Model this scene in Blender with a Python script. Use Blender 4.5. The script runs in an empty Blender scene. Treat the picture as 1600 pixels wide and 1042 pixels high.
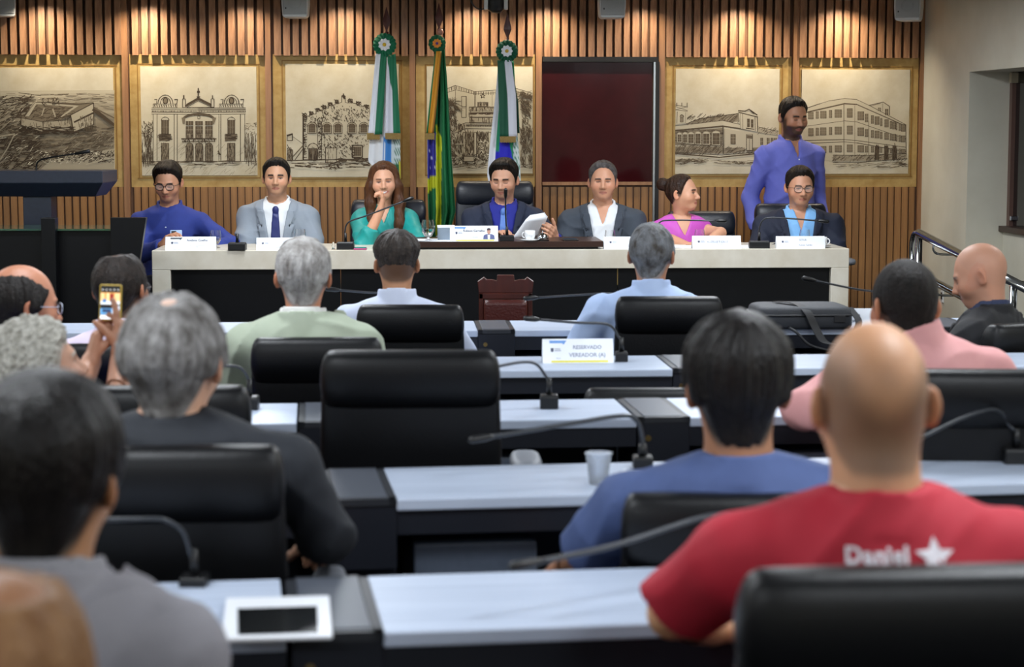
import bpy, math, random
import numpy as np
from mathutils import Vector, Matrix
random.seed(7); RNG = np.random.default_rng(7)
scene = bpy.context.scene
col = scene.collection
f32 = np.float32

# ------------------------------------------------------------------ camera
FPX = 3111.0; CAMZ = 1.58; PITCH = math.atan(321.0/FPX)
cam_data = bpy.data.cameras.new('camera'); cam = bpy.data.objects.new('camera', cam_data); col.objects.link(cam)
cam.location = (0, 0, CAMZ); cam.rotation_euler = (math.pi/2-PITCH, 0, 0)
cam_data.sensor_width = 36.0; cam_data.lens = 36.0*FPX/1600.0; cam_data.clip_start = .05; cam_data.clip_end = 100
cam_data.dof.use_dof = True; cam_data.dof.focus_distance = 12.3; cam_data.dof.aperture_fstop = 4.5
scene.camera = cam
# ------------------------------------------------------------------ world + exposure
world = bpy.data.worlds.new('world'); scene.world = world; world.use_nodes = True
world.node_tree.nodes['Background'].inputs[0].default_value = (.75, .85, 1, 1)
world.node_tree.nodes['Background'].inputs[1].default_value = .02
vs = scene.view_settings
vs.view_transform = 'Standard'; vs.look = 'None'; vs.exposure = 0.42; vs.gamma = 1.0; vs.use_curve_mapping = False
scene.cycles.use_denoising = True
scene.cycles.max_bounces = 14; scene.cycles.transmission_bounces = 14; scene.cycles.transparent_max_bounces = 8; scene.cycles.diffuse_bounces = 3; scene.cycles.glossy_bounces = 3
scene.cycles.sample_clamp_indirect = 6.0
PANEL_W = 24.0      # watts of each ceiling LED panel
SPOT_W = 30.0       # watts of each downlight washing the timber wall
CEIL = 2.445
CP, SP = math.cos(PITCH), math.sin(PITCH)
def ray(px, py):
    a = (px-800.0)/FPX; b = (521.0-py)/FPX
    return np.array([a, CP+b*SP, -SP+b*CP])
def at(px, py, Y):
    d = ray(px, py); t = Y/d[1]
    return np.array([d[0]*t, Y, CAMZ+d[2]*t])
def atz(px, py, z):
    d = ray(px, py); t = (z-CAMZ)/d[2]
    return np.array([d[0]*t, d[1]*t, z])
def atpl(px, py, y0, k):          # plane Y = y0 + k x
    d = ray(px, py); t = y0/(d[1]-k*d[0])
    return np.array([d[0]*t, d[1]*t, CAMZ+d[2]*t])
WY, WK = 13.4, .08                 # back wall plane
def W(px, py, off=0.0):           # a pixel on the back wall, off metres proud of it
    return atpl(px, py, WY-off*math.sqrt(1+WK*WK), WK)

# ------------------------------------------------------------------ materials
def lin(c):
    if isinstance(c, str):
        c = c.lstrip('#'); c = [int(c[i:i+2], 16)/255 for i in (0, 2, 4)]
    return tuple(((x/12.92) if x <= .04045 else ((x+.055)/1.055)**2.4) for x in c)
MATS = {}
def mat(name, c, rough=.5, metal=0, noise=None, bump=None, emit=None, trans=0, spec=None, coat=0, sheen=0, alpha=1, ior=None, attr=None, objrand=0, wave=None, sss=0):
    if name in MATS: return MATS[name]
    m = bpy.data.materials.new(name); m.use_nodes = True; nt = m.node_tree; b = nt.nodes['Principled BSDF']
    L = lin(c); b.inputs['Base Color'].default_value = (*L, 1)
    b.inputs['Roughness'].default_value = rough; b.inputs['Metallic'].default_value = metal
    if trans: b.inputs['Transmission Weight'].default_value = trans
    if ior: b.inputs['IOR'].default_value = ior
    if spec is not None: b.inputs['Specular IOR Level'].default_value = spec
    if coat: b.inputs['Coat Weight'].default_value = coat; b.inputs['Coat Roughness'].default_value = .15
    if sheen: b.inputs['Sheen Weight'].default_value = sheen
    if alpha < 1: b.inputs['Alpha'].default_value = alpha
    if sss:
        b.inputs['Subsurface Weight'].default_value = sss; b.inputs['Subsurface Radius'].default_value = (.012, .005, .003); b.inputs['Subsurface Scale'].default_value = .6
    if emit:
        b.inputs['Emission Color'].default_value = (*lin(emit[0]), 1); b.inputs['Emission Strength'].default_value = emit[1]
    tc = nt.nodes.new('ShaderNodeTexCoord')
    src = None
    if attr:
        a = nt.nodes.new('ShaderNodeAttribute'); a.attribute_name = attr; src = a.outputs['Color']
    if noise:      # (scale, colour2, stretch xyz, contrast)
        sc, c2, st, con = noise
        mp = nt.nodes.new('ShaderNodeMapping'); mp.inputs['Scale'].default_value = st
        nt.links.new(tc.outputs['Object'], mp.inputs[0])
        n = nt.nodes.new('ShaderNodeTexNoise'); n.inputs['Scale'].default_value = sc; n.inputs['Detail'].default_value = 5; n.inputs['Roughness'].default_value = .6
        nt.links.new(mp.outputs[0], n.inputs['Vector'])
        mr = nt.nodes.new('ShaderNodeMapRange'); mr.inputs[1].default_value = .5-con; mr.inputs[2].default_value = .5+con
        nt.links.new(n.outputs['Fac'], mr.inputs[0])
        mx = nt.nodes.new('ShaderNodeMix'); mx.data_type = 'RGBA'
        mx.inputs['B'].default_value = (*lin(c2), 1)
        if src is not None: nt.links.new(src, mx.inputs['A'])
        else: mx.inputs['A'].default_value = (*L, 1)
        nt.links.new(mr.outputs[0], mx.inputs['Factor']); src = mx.outputs['Result']
    if objrand:
        oi = nt.nodes.new('ShaderNodeObjectInfo'); mr2 = nt.nodes.new('ShaderNodeMapRange')
        mr2.inputs[3].default_value = 1-objrand; mr2.inputs[4].default_value = 1+objrand
        nt.links.new(oi.outputs['Random'], mr2.inputs[0])
        hs = nt.nodes.new('ShaderNodeHueSaturation'); nt.links.new(mr2.outputs[0], hs.inputs['Value'])
        if src is not None: nt.links.new(src, hs.inputs['Color'])
        else: hs.inputs['Color'].default_value = (*L, 1)
        src = hs.outputs[0]
    if src is not None: nt.links.new(src, b.inputs['Base Color'])
    if bump:       # (scale, strength, stretch)
        sc, st, sv = bump
        mp = nt.nodes.new('ShaderNodeMapping'); mp.inputs['Scale'].default_value = sv
        nt.links.new(tc.outputs['Object'], mp.inputs[0])
        n = nt.nodes.new('ShaderNodeTexNoise'); n.inputs['Scale'].default_value = sc; n.inputs['Detail'].default_value = 4
        nt.links.new(mp.outputs[0], n.inputs['Vector'])
        bp = nt.nodes.new('ShaderNodeBump'); bp.inputs['Strength'].default_value = st; bp.inputs['Distance'].default_value = .01
        nt.links.new(n.outputs['Fac'], bp.inputs['Height']); nt.links.new(bp.outputs[0], b.inputs['Normal'])
    MATS[name] = m
    return m

# ------------------------------------------------------------------ objects
def tag(o, label=None, cat=None, group=None, kind=None):
    if label: o['label'] = label
    if cat: o['category'] = cat
    if group: o['group'] = group
    if kind: o['kind'] = kind
    return o
def empty(name, loc, rz=0, label=None, cat=None, group=None):
    o = bpy.data.objects.new(name, None); col.objects.link(o); o.empty_display_size = .1
    o.location = [float(v) for v in loc]; o.rotation_euler = (0, 0, rz)
    return tag(o, label, cat, group)
def basis(o):
    return Matrix.LocRotScale(o.location, o.rotation_euler, o.scale)
def put(name, me, m, parent=None, world=False, smooth=False, bev=0):
    if m is not None and len(me.materials) == 0: me.materials.append(m)
    o = bpy.data.objects.new(name, me); col.objects.link(o)
    if parent is not None:
        if world:
            M = basis(parent)
            if parent.parent: M = basis(parent.parent) @ M
            me.transform(M.inverted())
        o.parent = parent
    if smooth: me.polygons.foreach_set('use_smooth', [True]*len(me.polygons))
    if bev:
        md = o.modifiers.new('bevel', 'BEVEL'); md.width = bev; md.segments = 2; md.limit_method = 'ANGLE'
    return o
def npmesh(name, V, F, colr=None):
    V = np.asarray(V, f32); F = np.asarray(F, np.int32); n = F.shape[1]
    me = bpy.data.meshes.new(name)
    me.vertices.add(len(V)); me.vertices.foreach_set('co', V.ravel())
    me.loops.add(F.size); me.loops.foreach_set('vertex_index', F.ravel())
    me.polygons.add(len(F)); me.polygons.foreach_set('loop_start', np.arange(0, F.size, n, dtype=np.int32))
    me.update(calc_edges=True)
    if colr is not None: addcol(me, colr)
    return me
def addcol(me, C):
    a = me.color_attributes.new('Col', 'FLOAT_COLOR', 'POINT')
    C = np.asarray(C, f32); a.data.foreach_set('color', np.concatenate([C, np.ones((len(C), 1), f32)], 1).ravel())
class MB:
    def __init__(s): s.v = []; s.f = []; s.c = []
    def add(s, V, F, c=None):
        o = len(s.v); s.v += [tuple(map(float, v)) for v in V]; s.f += [tuple(i+o for i in q) for q in F]
        if c is not None: s.c += [c]*len(V)
        return s
    def hexa(s, P, c=None):   # 8 points: bottom 4 ccw, top 4
        return s.add(P, [(3, 2, 1, 0), (4, 5, 6, 7), (0, 1, 5, 4), (1, 2, 6, 5), (2, 3, 7, 6), (3, 0, 4, 7)], c)
    def box(s, x0, x1, y0, y1, z0, z1, c=None):
        return s.hexa([(x0, y0, z0), (x1, y0, z0), (x1, y1, z0), (x0, y1, z0), (x0, y0, z1), (x1, y0, z1), (x1, y1, z1), (x0, y1, z1)], c)
    def prism(s, poly, d):    # polygon of 3d points extruded by vector d
        n = len(poly); P = [np.array(p, float) for p in poly]; Q = [p+np.array(d, float) for p in P]
        return s.add(P+Q, [tuple(range(n))[::-1], tuple(range(n, 2*n))]+[(i, (i+1) % n, n+(i+1) % n, n+i) for i in range(n)])
    def tube(s, pts, r, n=8, cap=True):
        pts = [np.array(p, float) for p in pts]; m = len(pts)
        rs = r if hasattr(r, '__len__') else [r]*m
        T = []
        for i in range(m):
            t = pts[min(i+1, m-1)]-pts[max(i-1, 0)]; T.append(t/(np.linalg.norm(t)+1e-9))
        u = np.cross(T[0], [0, 0, 1.]);
        if np.linalg.norm(u) < .1: u = np.cross(T[0], [1., 0, 0])
        u /= np.linalg.norm(u); V = []
        for i in range(m):
            u = u-T[i]*np.dot(u, T[i]); u /= np.linalg.norm(u)+1e-9; w = np.cross(T[i], u)
            for k in range(n):
                a = 2*math.pi*k/n; V.append(pts[i]+rs[i]*(math.cos(a)*u+math.sin(a)*w))
        F = []
        for i in range(m-1):
            for k in range(n):
                k2 = (k+1) % n; F.append((i*n+k, i*n+k2, (i+1)*n+k2, (i+1)*n+k))
        if cap: F += [tuple(range(n))[::-1], tuple((m-1)*n+k for k in range(n))]
        return s.add(V, F)
    def lathe(s, prof, c=(0, 0, 0), n=16):
        V = []; m = len(prof)
        for r, z in prof:
            for k in range(n):
                a = 2*math.pi*k/n; V.append((c[0]+r*math.cos(a), c[1]+r*math.sin(a), c[2]+z))
        F = [(i*n+k, i*n+(k+1) % n, (i+1)*n+(k+1) % n, (i+1)*n+k) for i in range(m-1) for k in range(n)]
        F += [tuple(range(n))[::-1], tuple((m-1)*n+k for k in range(n))]
        return s.add(V, F)
    def loft(s, rings):
        n = len(rings[0]); m = len(rings); V = [p for r in rings for p in r]
        F = [(i*n+k, i*n+(k+1) % n, (i+1)*n+(k+1) % n, (i+1)*n+k) for i in range(m-1) for k in range(n)]
        F += [tuple(range(n))[::-1], tuple((m-1)*n+k for k in range(n))]
        return s.add(V, F)
    def mesh(s, name):
        me = bpy.data.meshes.new(name); me.from_pydata(s.v, [], s.f); me.update()
        if s.c: addcol(me, s.c)
        return me
    def build(s, name, m, parent=None, world=False, smooth=False, bev=0):
        return put(name, s.mesh(name), m, parent, world, smooth, bev)
def superring(cx, cy, cz, a, b, n=28, e=4.0):
    R = []
    for k in range(n):
        t = 2*math.pi*k/n; c, s_ = math.cos(t), math.sin(t)
        R.append((cx+a*math.copysign(abs(c)**(2/e), c), cy+b*math.copysign(abs(s_)**(2/e), s_), cz))
    return R
def catmull(P, n=8):
    P = [np.array(p, float) for p in P]; P = [2*P[0]-P[1]]+P+[2*P[-1]-P[-2]]; out = []
    for i in range(1, len(P)-2):
        for k in range(n):
            t = k/n
            out.append(.5*((2*P[i])+(-P[i-1]+P[i+1])*t+(2*P[i-1]-5*P[i]+4*P[i+1]-P[i+2])*t*t+(-P[i-1]+3*P[i]-3*P[i+1]+P[i+2])*t**3))
    out.append(P[-2]); return out
def copy_tree(o, parent=None):
    c = o.copy(); col.objects.link(c); c.parent = parent
    for ch in list(o.children): copy_tree(ch, c)
    return c
def text2d(s, size, bold=0.0, align='CENTER', space=1.0):
    cu = bpy.data.curves.new('lettering', 'FONT'); cu.body = s; cu.size = size; cu.align_x = align; cu.offset = bold; cu.space_character = space; cu.resolution_u = 3
    o = bpy.data.objects.new('lettering', cu); col.objects.link(o)
    dg = bpy.context.evaluated_depsgraph_get(); me = bpy.data.meshes.new_from_object(o.evaluated_get(dg))
    V = np.array([v.co[:] for v in me.vertices]); F = [tuple(p.vertices) for p in me.polygons]
    bpy.data.objects.remove(o); bpy.data.meshes.remove(me); bpy.data.curves.remove(cu)
    return V, F
# ------------------------------------------------------------------ materials in use
M = dict(
 timber=mat('timber', '#ad8260', .42, noise=(5, '#80583c', (9, 9, .5), .22), bump=(60, .12, (6, 6, .3)), objrand=.13),
 timber_post=mat('timber_post', '#a47852', .4, noise=(5, '#8a6040', (9, 9, .5), .2)),
 timber_low=mat('timber_low', '#a87a48', .42, noise=(5, '#7f5530', (9, 9, .5), .22), objrand=.13),
 wallboard=mat('wallboard', '#6b4a30', .6, noise=(4, '#543825', (6, 6, .4), .2)),
 parchment=mat('parchment', '#cdb888', .7, noise=(9, '#b79a58', (1, 1, 1), .18)),
 gilt=mat('gilt', '#bd9f62', .6, noise=(14, '#a17e42', (1, 1, 1), .2)),
 gilt_line=mat('gilt_line', '#8a6428', .6),
 print=mat('print', '#cfc6b0', .7, noise=(6, '#bdb094', (1, 1, 1), .2)),
 ink=mat('ink', '#3a2a18', .8, attr='Col'),
 plaster=mat('plaster', '#d0ccbc', .85, noise=(3, '#c6c1b0', (1, 1, 1), .2), bump=(220, .05, (1, 1, 1))),
 ceiling=mat('ceiling_paint', '#b9b9b4', .9, noise=(2, '#b0b0aa', (1, 1, 1), .2)),
 carpet=mat('carpet', '#121217', .95, noise=(60, '#0c0c10', (1, 1, 1), .2), bump=(400, .4, (1, 1, 1))),
 black=mat('black_laminate', '#0a0b0e', .35, spec=.3),
 black2=mat('black_matt', '#0c0c0e', .6),
 slate=mat('slate_laminate', '#2a3142', .38, noise=(40, '#252b3a', (1, 1, 1), .2)),
 leather=mat('black_leather', '#090a0d', .42, bump=(160, .10, (1, 1, 1)), spec=.32),
 leather_blue=mat('dark_leather', '#191d27', .36, bump=(160, .12, (1, 1, 1)), spec=.4),
 desk=mat('desk_laminate', '#bac5d8', .40, noise=(3, '#a6b2c6', (.6, 14, 6), .2)),
 desk_edge=mat('desk_edge', '#8d95a5', .4),
 grey=mat('grey_laminate', '#4f5868', .45, noise=(50, '#495260', (1, 1, 1), .2)),
 dgrey=mat('dark_grey_laminate', '#1b1e26', .4, spec=.3),
 lidgrey=mat('lid_grey', '#4b505a', .38),
 lidframe=mat('lid_frame', '#26292f', .4),
 brass=mat('brass', '#b59a62', .3, 1),
 chrome=mat('chrome', '#c9ccd0', .12, 1),
 steel=mat('steel', '#b9bcc0', .22, 1),
 alu=mat('aluminium', '#a9adad', .35, 1),
 padgrey=mat('arm_pad', '#6c7078', .5),
 marble=mat('marble', '#dcd6c8', .3, noise=(4, '#cbc2b0', (1, 1, 1), .16)),
 walnut=mat('walnut', '#3a2013', .35, noise=(6, '#2a160d', (.6, 8, 8), .2)),
 mahogany=mat('mahogany', '#4a1d14', .3, noise=(6, '#33120c', (3, 3, .6), .2)),
 oxblood=mat('oxblood_leather', '#41150f', .3, bump=(90, .2, (1, 1, 1))),
 maroon=mat('maroon_panel', '#3a1014', .10, noise=(3, '#2e0b0f', (1, 1, 1), .2), spec=.25),
 glass_dark=mat('dark_glass', '#0d0d0f', .05, spec=.6),
 glass=mat('clear_glass', '#ffffff', .02, trans=1, ior=1.45),
 glass_green=mat('green_glass', '#6fae95', .05, trans=.85, ior=1.5),
 water=mat('water', '#f2f8fa', .0, trans=1, ior=1.33),
 white=mat('white_card', '#eef2f8', .55),
 whiteplastic=mat('white_plastic', '#d8dadb', .4),
 speaker=mat('speaker_shell', '#d3d6d8', .45),
 grille=mat('speaker_grille', '#b2b6b8', .6, bump=(500, .5, (1, 1, 1))),
 porcelain=mat('porcelain', '#eef0f2', .15, coat=.4),
 ink_grey=mat('ink_grey', '#9aa0b4', .6), ink_blue=mat('ink_blue', '#6e9bd8', .6), ink_yellow=mat('ink_yellow', '#e9df5c', .6), ink_dark=mat('ink_dark', '#4a5068', .6),
 micblack=mat('mic_black', '#0d0e10', .4), micgrey=mat('mic_grey', '#3a3d42', .35, .3),
)
# ------------------------------------------------------------------ the room
# wall frame: U runs along the back wall, NRM points from it into the room
U = np.array([1, WK, 0])/math.hypot(1, WK); NRM = np.array([WK, -1, 0])/math.hypot(1, WK)
def wallquad(mb, x0, y0, x1, y1, off0, off1):   # a box between two pixel corners, from off0 to off1 proud of the wall
    a, b, c, d = W(x0, y1, 0), W(x1, y1, 0), W(x1, y0, 0), W(x0, y0, 0)
    zl, zh = (a[2]+b[2])/2, (c[2]+d[2])/2
    pa, pb = (a+d)/2, (b+c)/2
    P = []
    for z in (zl, zh):
        for p, o in ((pa, off1), (pb, off1), (pb, off0), (pa, off0)):
            q = p+NRM*o; P.append((q[0], q[1], z))
    return mb.hexa(P)
XL, XR = -4.2, None
corner = W(1440, 200, 0)
rw = lambda t, off=0: corner[:2]+np.array([.08, -1.0])/math.hypot(.08, 1)*t+np.array([1, .08])/math.hypot(1, .08)*off
mb = MB(); mb.box(-5, 5, -1.5, 14.2, -.1, 0); tag(mb.build('floor', M['carpet']), kind='structure')
mb = MB(); mb.box(-5, 5, -1.5, 14.2, CEIL, CEIL+.1); tag(mb.build('ceiling', M['ceiling']), kind='structure')
mb = MB(); pl = W(0, 200)-U*1.3; pr = W(1440, 200)
mb.prism([(pl[0], pl[1], 0), (pr[0], pr[1], 0), (pr[0], pr[1], CEIL), (pl[0], pl[1], CEIL)], -NRM*.12)
wall_back = tag(mb.build('wall_back', M['wallboard']), kind='structure')
mb = MB(); mb.box(-4.95, -4.85, -1.4, 13.6, 0, CEIL); tag(mb.build('wall_left', M['plaster']), kind='structure')
mb = MB(); mb.box(-4.9, 5, -1.5, -1.4, 0, CEIL); tag(mb.build('wall_rear', M['plaster']), kind='structure')
# dais under the head table
mb = MB(); mb.box(-4.6, 2.62, 10.75, 13.1, 0, .10); tag(mb.build('floor_dais', M['carpet']), kind='structure')
# right wall: solid stretch, then a floor-deep niche with a window above a sill
t1 = None
for t in np.linspace(0, 3, 600):
    q = rw(t)
    if q[0]/q[1] >= (1515-800)/FPX/ (CP+.13*SP)*1.0: t1 = t; break
NT = 1.93; ND = .24
mb = MB()
def rwbox(mb, ta, tb, oa, ob, z0, z1):
    P = [rw(ta, oa), rw(ta, ob), rw(tb, ob), rw(tb, oa)]
    P = [(p[0], p[1]) for p in P][::-1]
    return mb.hexa([(*p, z0) for p in P]+[(*p, z1) for p in P])
rwbox(mb, -.2, t1, 0, .5, 0, CEIL)
rwbox(mb, t1, 15, 0, .5, NT, CEIL)
rwbox(mb, t1, 15, ND, .5, 0, .93)
rwbox(mb, t1+3.0, 15, 0, .5, 0, NT)
wall_right = tag(mb.build('wall_right', M['plaster']), kind='structure')
win = empty('window_1', (*rw(t1+1.4, ND), .93)); tag(win, kind='structure')
mb = MB(); rwbox(mb, t1-.02, t1+3, ND-.03, ND+.12, .93, .965); mb.build('window_sill', M['walnut'], win, True)
mb = MB(); rwbox(mb, t1, t1+.05, ND+.02, ND+.08, .965, NT); mb.build('window_frame', mat('frame_brown', '#6b5148', .4, .3), win, True)
mb = MB(); rwbox(mb, t1+.05, t1+3, ND+.045, ND+.06, .965, NT); mb.build('pane', M['glass_dark'], win, True)
mb = MB(); rwbox(mb, t1+.04, t1+.085, ND+.0, ND+.05, NT-.07, NT-.005); mb.build('clip', mat('clip', '#b9ad93', .4), win, True, bev=.004)
mb = MB(); rwbox(mb, t1+.055, t1+.08, ND+.02, ND+.05, 1.0, 1.03); mb.build('knob', M['chrome'], win, True, bev=.004)
# sockets on the right wall
for nm, px, py, w_, h_, lab in (('wall_socket', 1473, 462, .05, .09, 'small dark faced wall socket low on the pale right wall under the handrail'), ('switch_plate', 1459, 452, .06, .15, 'white blank switch plate on the pale right wall beside the handrail post')):
    tt = None
    for t in np.linspace(0, 2.2, 800):
        q = rw(t); d = ray(px, py)
        if q[0]/q[1] >= d[0]/d[1]: tt = t; break
    q = rw(tt); z = at(px, py, q[1])[2]
    r_ = empty(nm, (q[0], q[1], z-h_/2), 0, lab, 'socket' if 'socket' in nm else 'switch plate')
    mb = MB(); rwbox(mb, tt-w_/2, tt+w_/2, -.008, 0, z-h_/2, z+h_/2); mb.build('plate', M['whiteplastic'], r_, True, bev=.002)
    mb = MB(); rwbox(mb, tt-w_/4, tt+w_/4, -.011, -.008, z-h_/4, z+h_/4); mb.build('insert', M['micblack'] if 'socket' in nm else M['white'], r_, True)

# ---- timber slats, posts
POSTS = [-286, -20, 199, 421, 645, 841, 1032, 1240]
sl_up = MB(); W_up = .042
sl_up.box(-W_up/2, W_up/2, -.045, 0, 0, 1); sl_me = sl_up.mesh('slat')
sl_lo = MB(); sl_lo.box(-.0205, .0205, -.016, 0, 0, 1); slo_me = sl_lo.mesh('slat')
sl_me.materials.append(M['timber']); slo_me.materials.append(M['timber_low'])
ang = math.atan(WK)
def slat(me, p, z0, z1, nm='slat'):
    o = bpy.data.objects.new(nm, me); col.objects.link(o); o.parent = wall_back
    o.location = (p[0], p[1], z0); o.rotation_euler = (0, 0, ang); o.scale = (random.uniform(.9, 1.1), random.uniform(.9, 1.12), z1-z0)
def zat(px, py): return W(px, py)[2]
edges = POSTS+[1440]
for i in range(len(edges)-1):
    a, b = edges[i]+6, edges[i+1]-6
    x0, x1 = (W(a, 80)-W(0, 80))@U, (W(b, 80)-W(0, 80))@U
    n = round((x1-x0)/.0605); P0 = W(0, 80)
    for k in range(n):
        s_ = x0+(k+.5)*(x1-x0)/n; p = P0+U*s_
        px = a+(b-a)*(k+.5)/n
        slat(sl_me, p, zat(px, 85.5+px*.004), CEIL)
    n = round((x1-x0)/.05)
    for k in range(n):
        s_ = x0+(k+.5)*(x1-x0)/n; p = P0+U*s_; px = a+(b-a)*(k+.5)/n
        slat(slo_me, p, .1, zat(px, 292))
for px in POSTS+[1437]:
    mb = MB(); wallquad(mb, px-4.5, -3, px+4.5, 560, 0, .03)
    mb.build('post', M['timber_post'], wall_back)
# ---- the dark doorway between the murals
door = empty('door_1', W(935, 480)); tag(door, kind='structure')
mb = MB(); wallquad(mb, 847, 97, 1018, 287, .004, .012); mb.build('door_leaf', M['maroon'], door, True)
mb = MB(); wallquad(mb, 847, 89, 1027, 97, .0, .05); wallquad(mb, 1022, 97, 1027.5, 480, 0, .05); mb.build('door_frame', M['black2'], door, True)
mb = MB(); wallquad(mb, 1018.5, 97, 1021.5, 480, .02, .045); mb.build('edge_strip', M['alu'], door, True)
mb = MB(); wallquad(mb, 847, 284, 1018, 289, .0, .03); mb.build('rail', M['timber_post'], door, True)
# ------------------------------------------------------------------ mural panels with ink drawings
class Ink:
    def __init__(s, ox, oy, sc, clip): s.o = (ox, oy, sc); s.mb = MB(); s.z = .0165; s.clip = clip; s.rng = random.Random(int(ox*7+oy))
    def P(s, x, y, z):
        ox, oy, sc = s.o; px, py = ox+x/sc, oy+y/sc
        c = s.clip; px = min(max(px, c[0]), c[2]); py = min(max(py, c[1]), c[3])
        return W(px, py, z)
    def poly(s, pts, tone=.5):
        s.z += .000004; tone = tone**.7; c = lin((.20+.62*tone, .14+.64*tone, .075+.605*tone))
        s.mb.add([s.P(x, y, s.z) for x, y in pts], [tuple(range(len(pts)))[::-1]], c); return s
    def line(s, pts, w=4.0, tone=.06):
        s.z += .000004; c = lin((.20+.62*tone, .14+.64*tone, .075+.605*tone))
        for (x0, y0), (x1, y1) in zip(pts[:-1], pts[1:]):
            dx, dy = x1-x0, y1-y0; L = math.hypot(dx, dy)+1e-6; w0 = w*s.rng.uniform(.6, 1.2)/2
            nx, ny = -dy/L*w0, dx/L*w0; ex, ey = dx/L*w0*.4, dy/L*w0*.4
            s.mb.add([s.P(x0+nx-ex, y0+ny-ey, s.z), s.P(x1+nx+ex, y1+ny+ey, s.z), s.P(x1-nx+ex, y1-ny+ey, s.z), s.P(x0-nx-ex, y0-ny-ey, s.z)], [(0, 1, 2, 3)], c)
        return s
    def rect(s, x0, y0, x1, y1, w=4, tone=.06, fill=None):
        if fill is not None: s.poly([(x0, y0), (x1, y0), (x1, y1), (x0, y1)], fill)
        return s.line([(x0, y0), (x1, y0), (x1, y1), (x0, y1), (x0, y0)], w, tone)
    def arc(s, cx, cy, rx, ry, a0=180, a1=360, w=4, tone=.06, n=10, fill=None):
        pts = [(cx+rx*math.cos(math.radians(a0+(a1-a0)*k/n)), cy+ry*math.sin(math.radians(a0+(a1-a0)*k/n))) for k in range(n+1)]
        if fill is not None: s.poly(pts, fill)
        return s.line(pts, w, tone)
    def hatch(s, x0, y0, x1, y1, n, L=20, w=3, tone=.2, ang=None, jit=.5):
        r = s.rng
        for _ in range(n):
            x, y = r.uniform(x0, x1), r.uniform(y0, y1); a = (ang if ang is not None else r.uniform(0, 3.14))+r.uniform(-jit, jit); l = L*r.uniform(.4, 1.2)/2
            s.line([(x-l*math.cos(a), y-l*math.sin(a)), (x+l*math.cos(a), y+l*math.sin(a))], w, tone*r.uniform(.4, 1.6))
        return s
    def window(s, x0, y0, x1, y1, nx=2, ny=2, tone=.1, mull=.75, w=3):
        s.rect(x0, y0, x1, y1, w, .05, tone)
        for i in range(1, nx): s.line([(x0+(x1-x0)*i/nx, y0), (x0+(x1-x0)*i/nx, y1)], w*.7, mull)
        for i in range(1, ny): s.line([(x0, y0+(y1-y0)*i/ny), (x1, y0+(y1-y0)*i/ny)], w*.7, mull)
        return s
def mural(outer, border, inner, draw, label):
    root = empty('mural_panel', W((outer[0]+outer[2])/2, outer[3], .01), 0, label, 'mural', None)
    mb = MB(); wallquad(mb, *outer, 0, .010); mb.build('board', M['gilt'], root, True)
    mb = MB(); x0, y0, x1, y1 = border
    for q in ((x0, y0, x1, y0+1.7), (x0, y1-1.7, x1, y1), (x0, y0, x0+1.7, y1), (x1-1.7, y0, x1, y1)): wallquad(mb, *q, .010, .013)
    mb.build('border_line', M['gilt_line'], root, True)
    mb = MB(); wallquad(mb, *inner, .010, .016); mb.build('print', M['print'], root, True)
    k = draw(inner); k.mb.build('ink_drawing', M['ink'], root, True)
    return root
def d1(c):     # fort above dunes
    k = Ink(0, 90, 5.21, c); r = k.rng
    for i in range(46):
        y = 270+i*14.5; d = min(1, i/20)
        k.poly([(-15, y), (940, y-25*r.random()), (940, y+16), (-15, y+20)], .80-.42*d+r.uniform(-.05, .05))
    k.hatch(0, 290, 935, 420, 120, 90, 4, .45, .05, .15); k.hatch(0, 320, 260, 620, 200, 60, 6, .12, -.35, .5)
    k.hatch(0, 560, 935, 800, 260, 120, 5, .22, -.08, .2); k.hatch(500, 600, 935, 760, 120, 60, 4, .45, -.6, .3)
    k.hatch(0, 660, 330, 935, 220, 50, 7, .06, -.3, .6); k.hatch(0, 330, 330, 930, 120, 40, 4, .75, -.4, .6)
    k.poly([(420, 830), (940, 740), (940, 935), (300, 935)], .62); k.hatch(330, 760, 930, 850, 260, 26, 6, .06, -.2, .8); k.hatch(330, 760, 930, 860, 150, 22, 4, .8, -.2, .8)
    k.poly([(170, 490), (290, 370), (760, 368), (580, 470), (480, 510), (350, 520)], .30)
    k.hatch(200, 400, 600, 500, 80, 60, 5, .12, -.3, .6)
    k.poly([(172, 490), (345, 525), (350, 605), (172, 550)], .62); k.poly([(350, 525), (570, 510), (575, 600), (352, 585)], .62); k.poly([(575, 465), (762, 370), (760, 545), (600, 605)], .72)
    k.poly([(200, 478), (280, 360), (305, 365), (235, 480)], .72); k.poly([(290, 362), (640, 392), (480, 500), (505, 470), (600, 400), (290, 378)], .7)
    k.line([(172, 490), (350, 522), (570, 470), (762, 370), (762, 545)], 6); k.line([(172, 490), (172, 550), (348, 606), (352, 525)], 6); k.line([(352, 588), (575, 600), (600, 605), (760, 545)], 8); k.line([(605, 525), (760, 450)], 14); k.line([(575, 470), (600, 605)], 6)
    k.line([(762, 420), (935, 545)], 34, .12); k.line([(770, 412), (935, 490)], 12, .3); k.line([(290, 362), (640, 380), (760, 366)], 5); k.line([(200, 480), (285, 365)], 5); k.line([(340, 470), (360, 410)], 10, .75); k.line([(430, 420), (450, 480)], 12, .75)
    k.hatch(640, 480, 755, 590, 60, 40, 4, .25, 1.5, .2); k.hatch(175, 500, 570, 590, 60, 30, 4, .3, 1.5, .2); k.hatch(170, 560, 620, 620, 90, 50, 7, .06, .05, .3)
    k.hatch(330, 330, 480, 380, 30, 30, 5, .1); k.line([(700, 870), (935, 810)], 8, .8); k.line([(0, 640), (120, 620), (60, 740), (0, 830)], 9, .72); k.line([(0, 590), (100, 500)], 8, .7)
    return k
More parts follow.
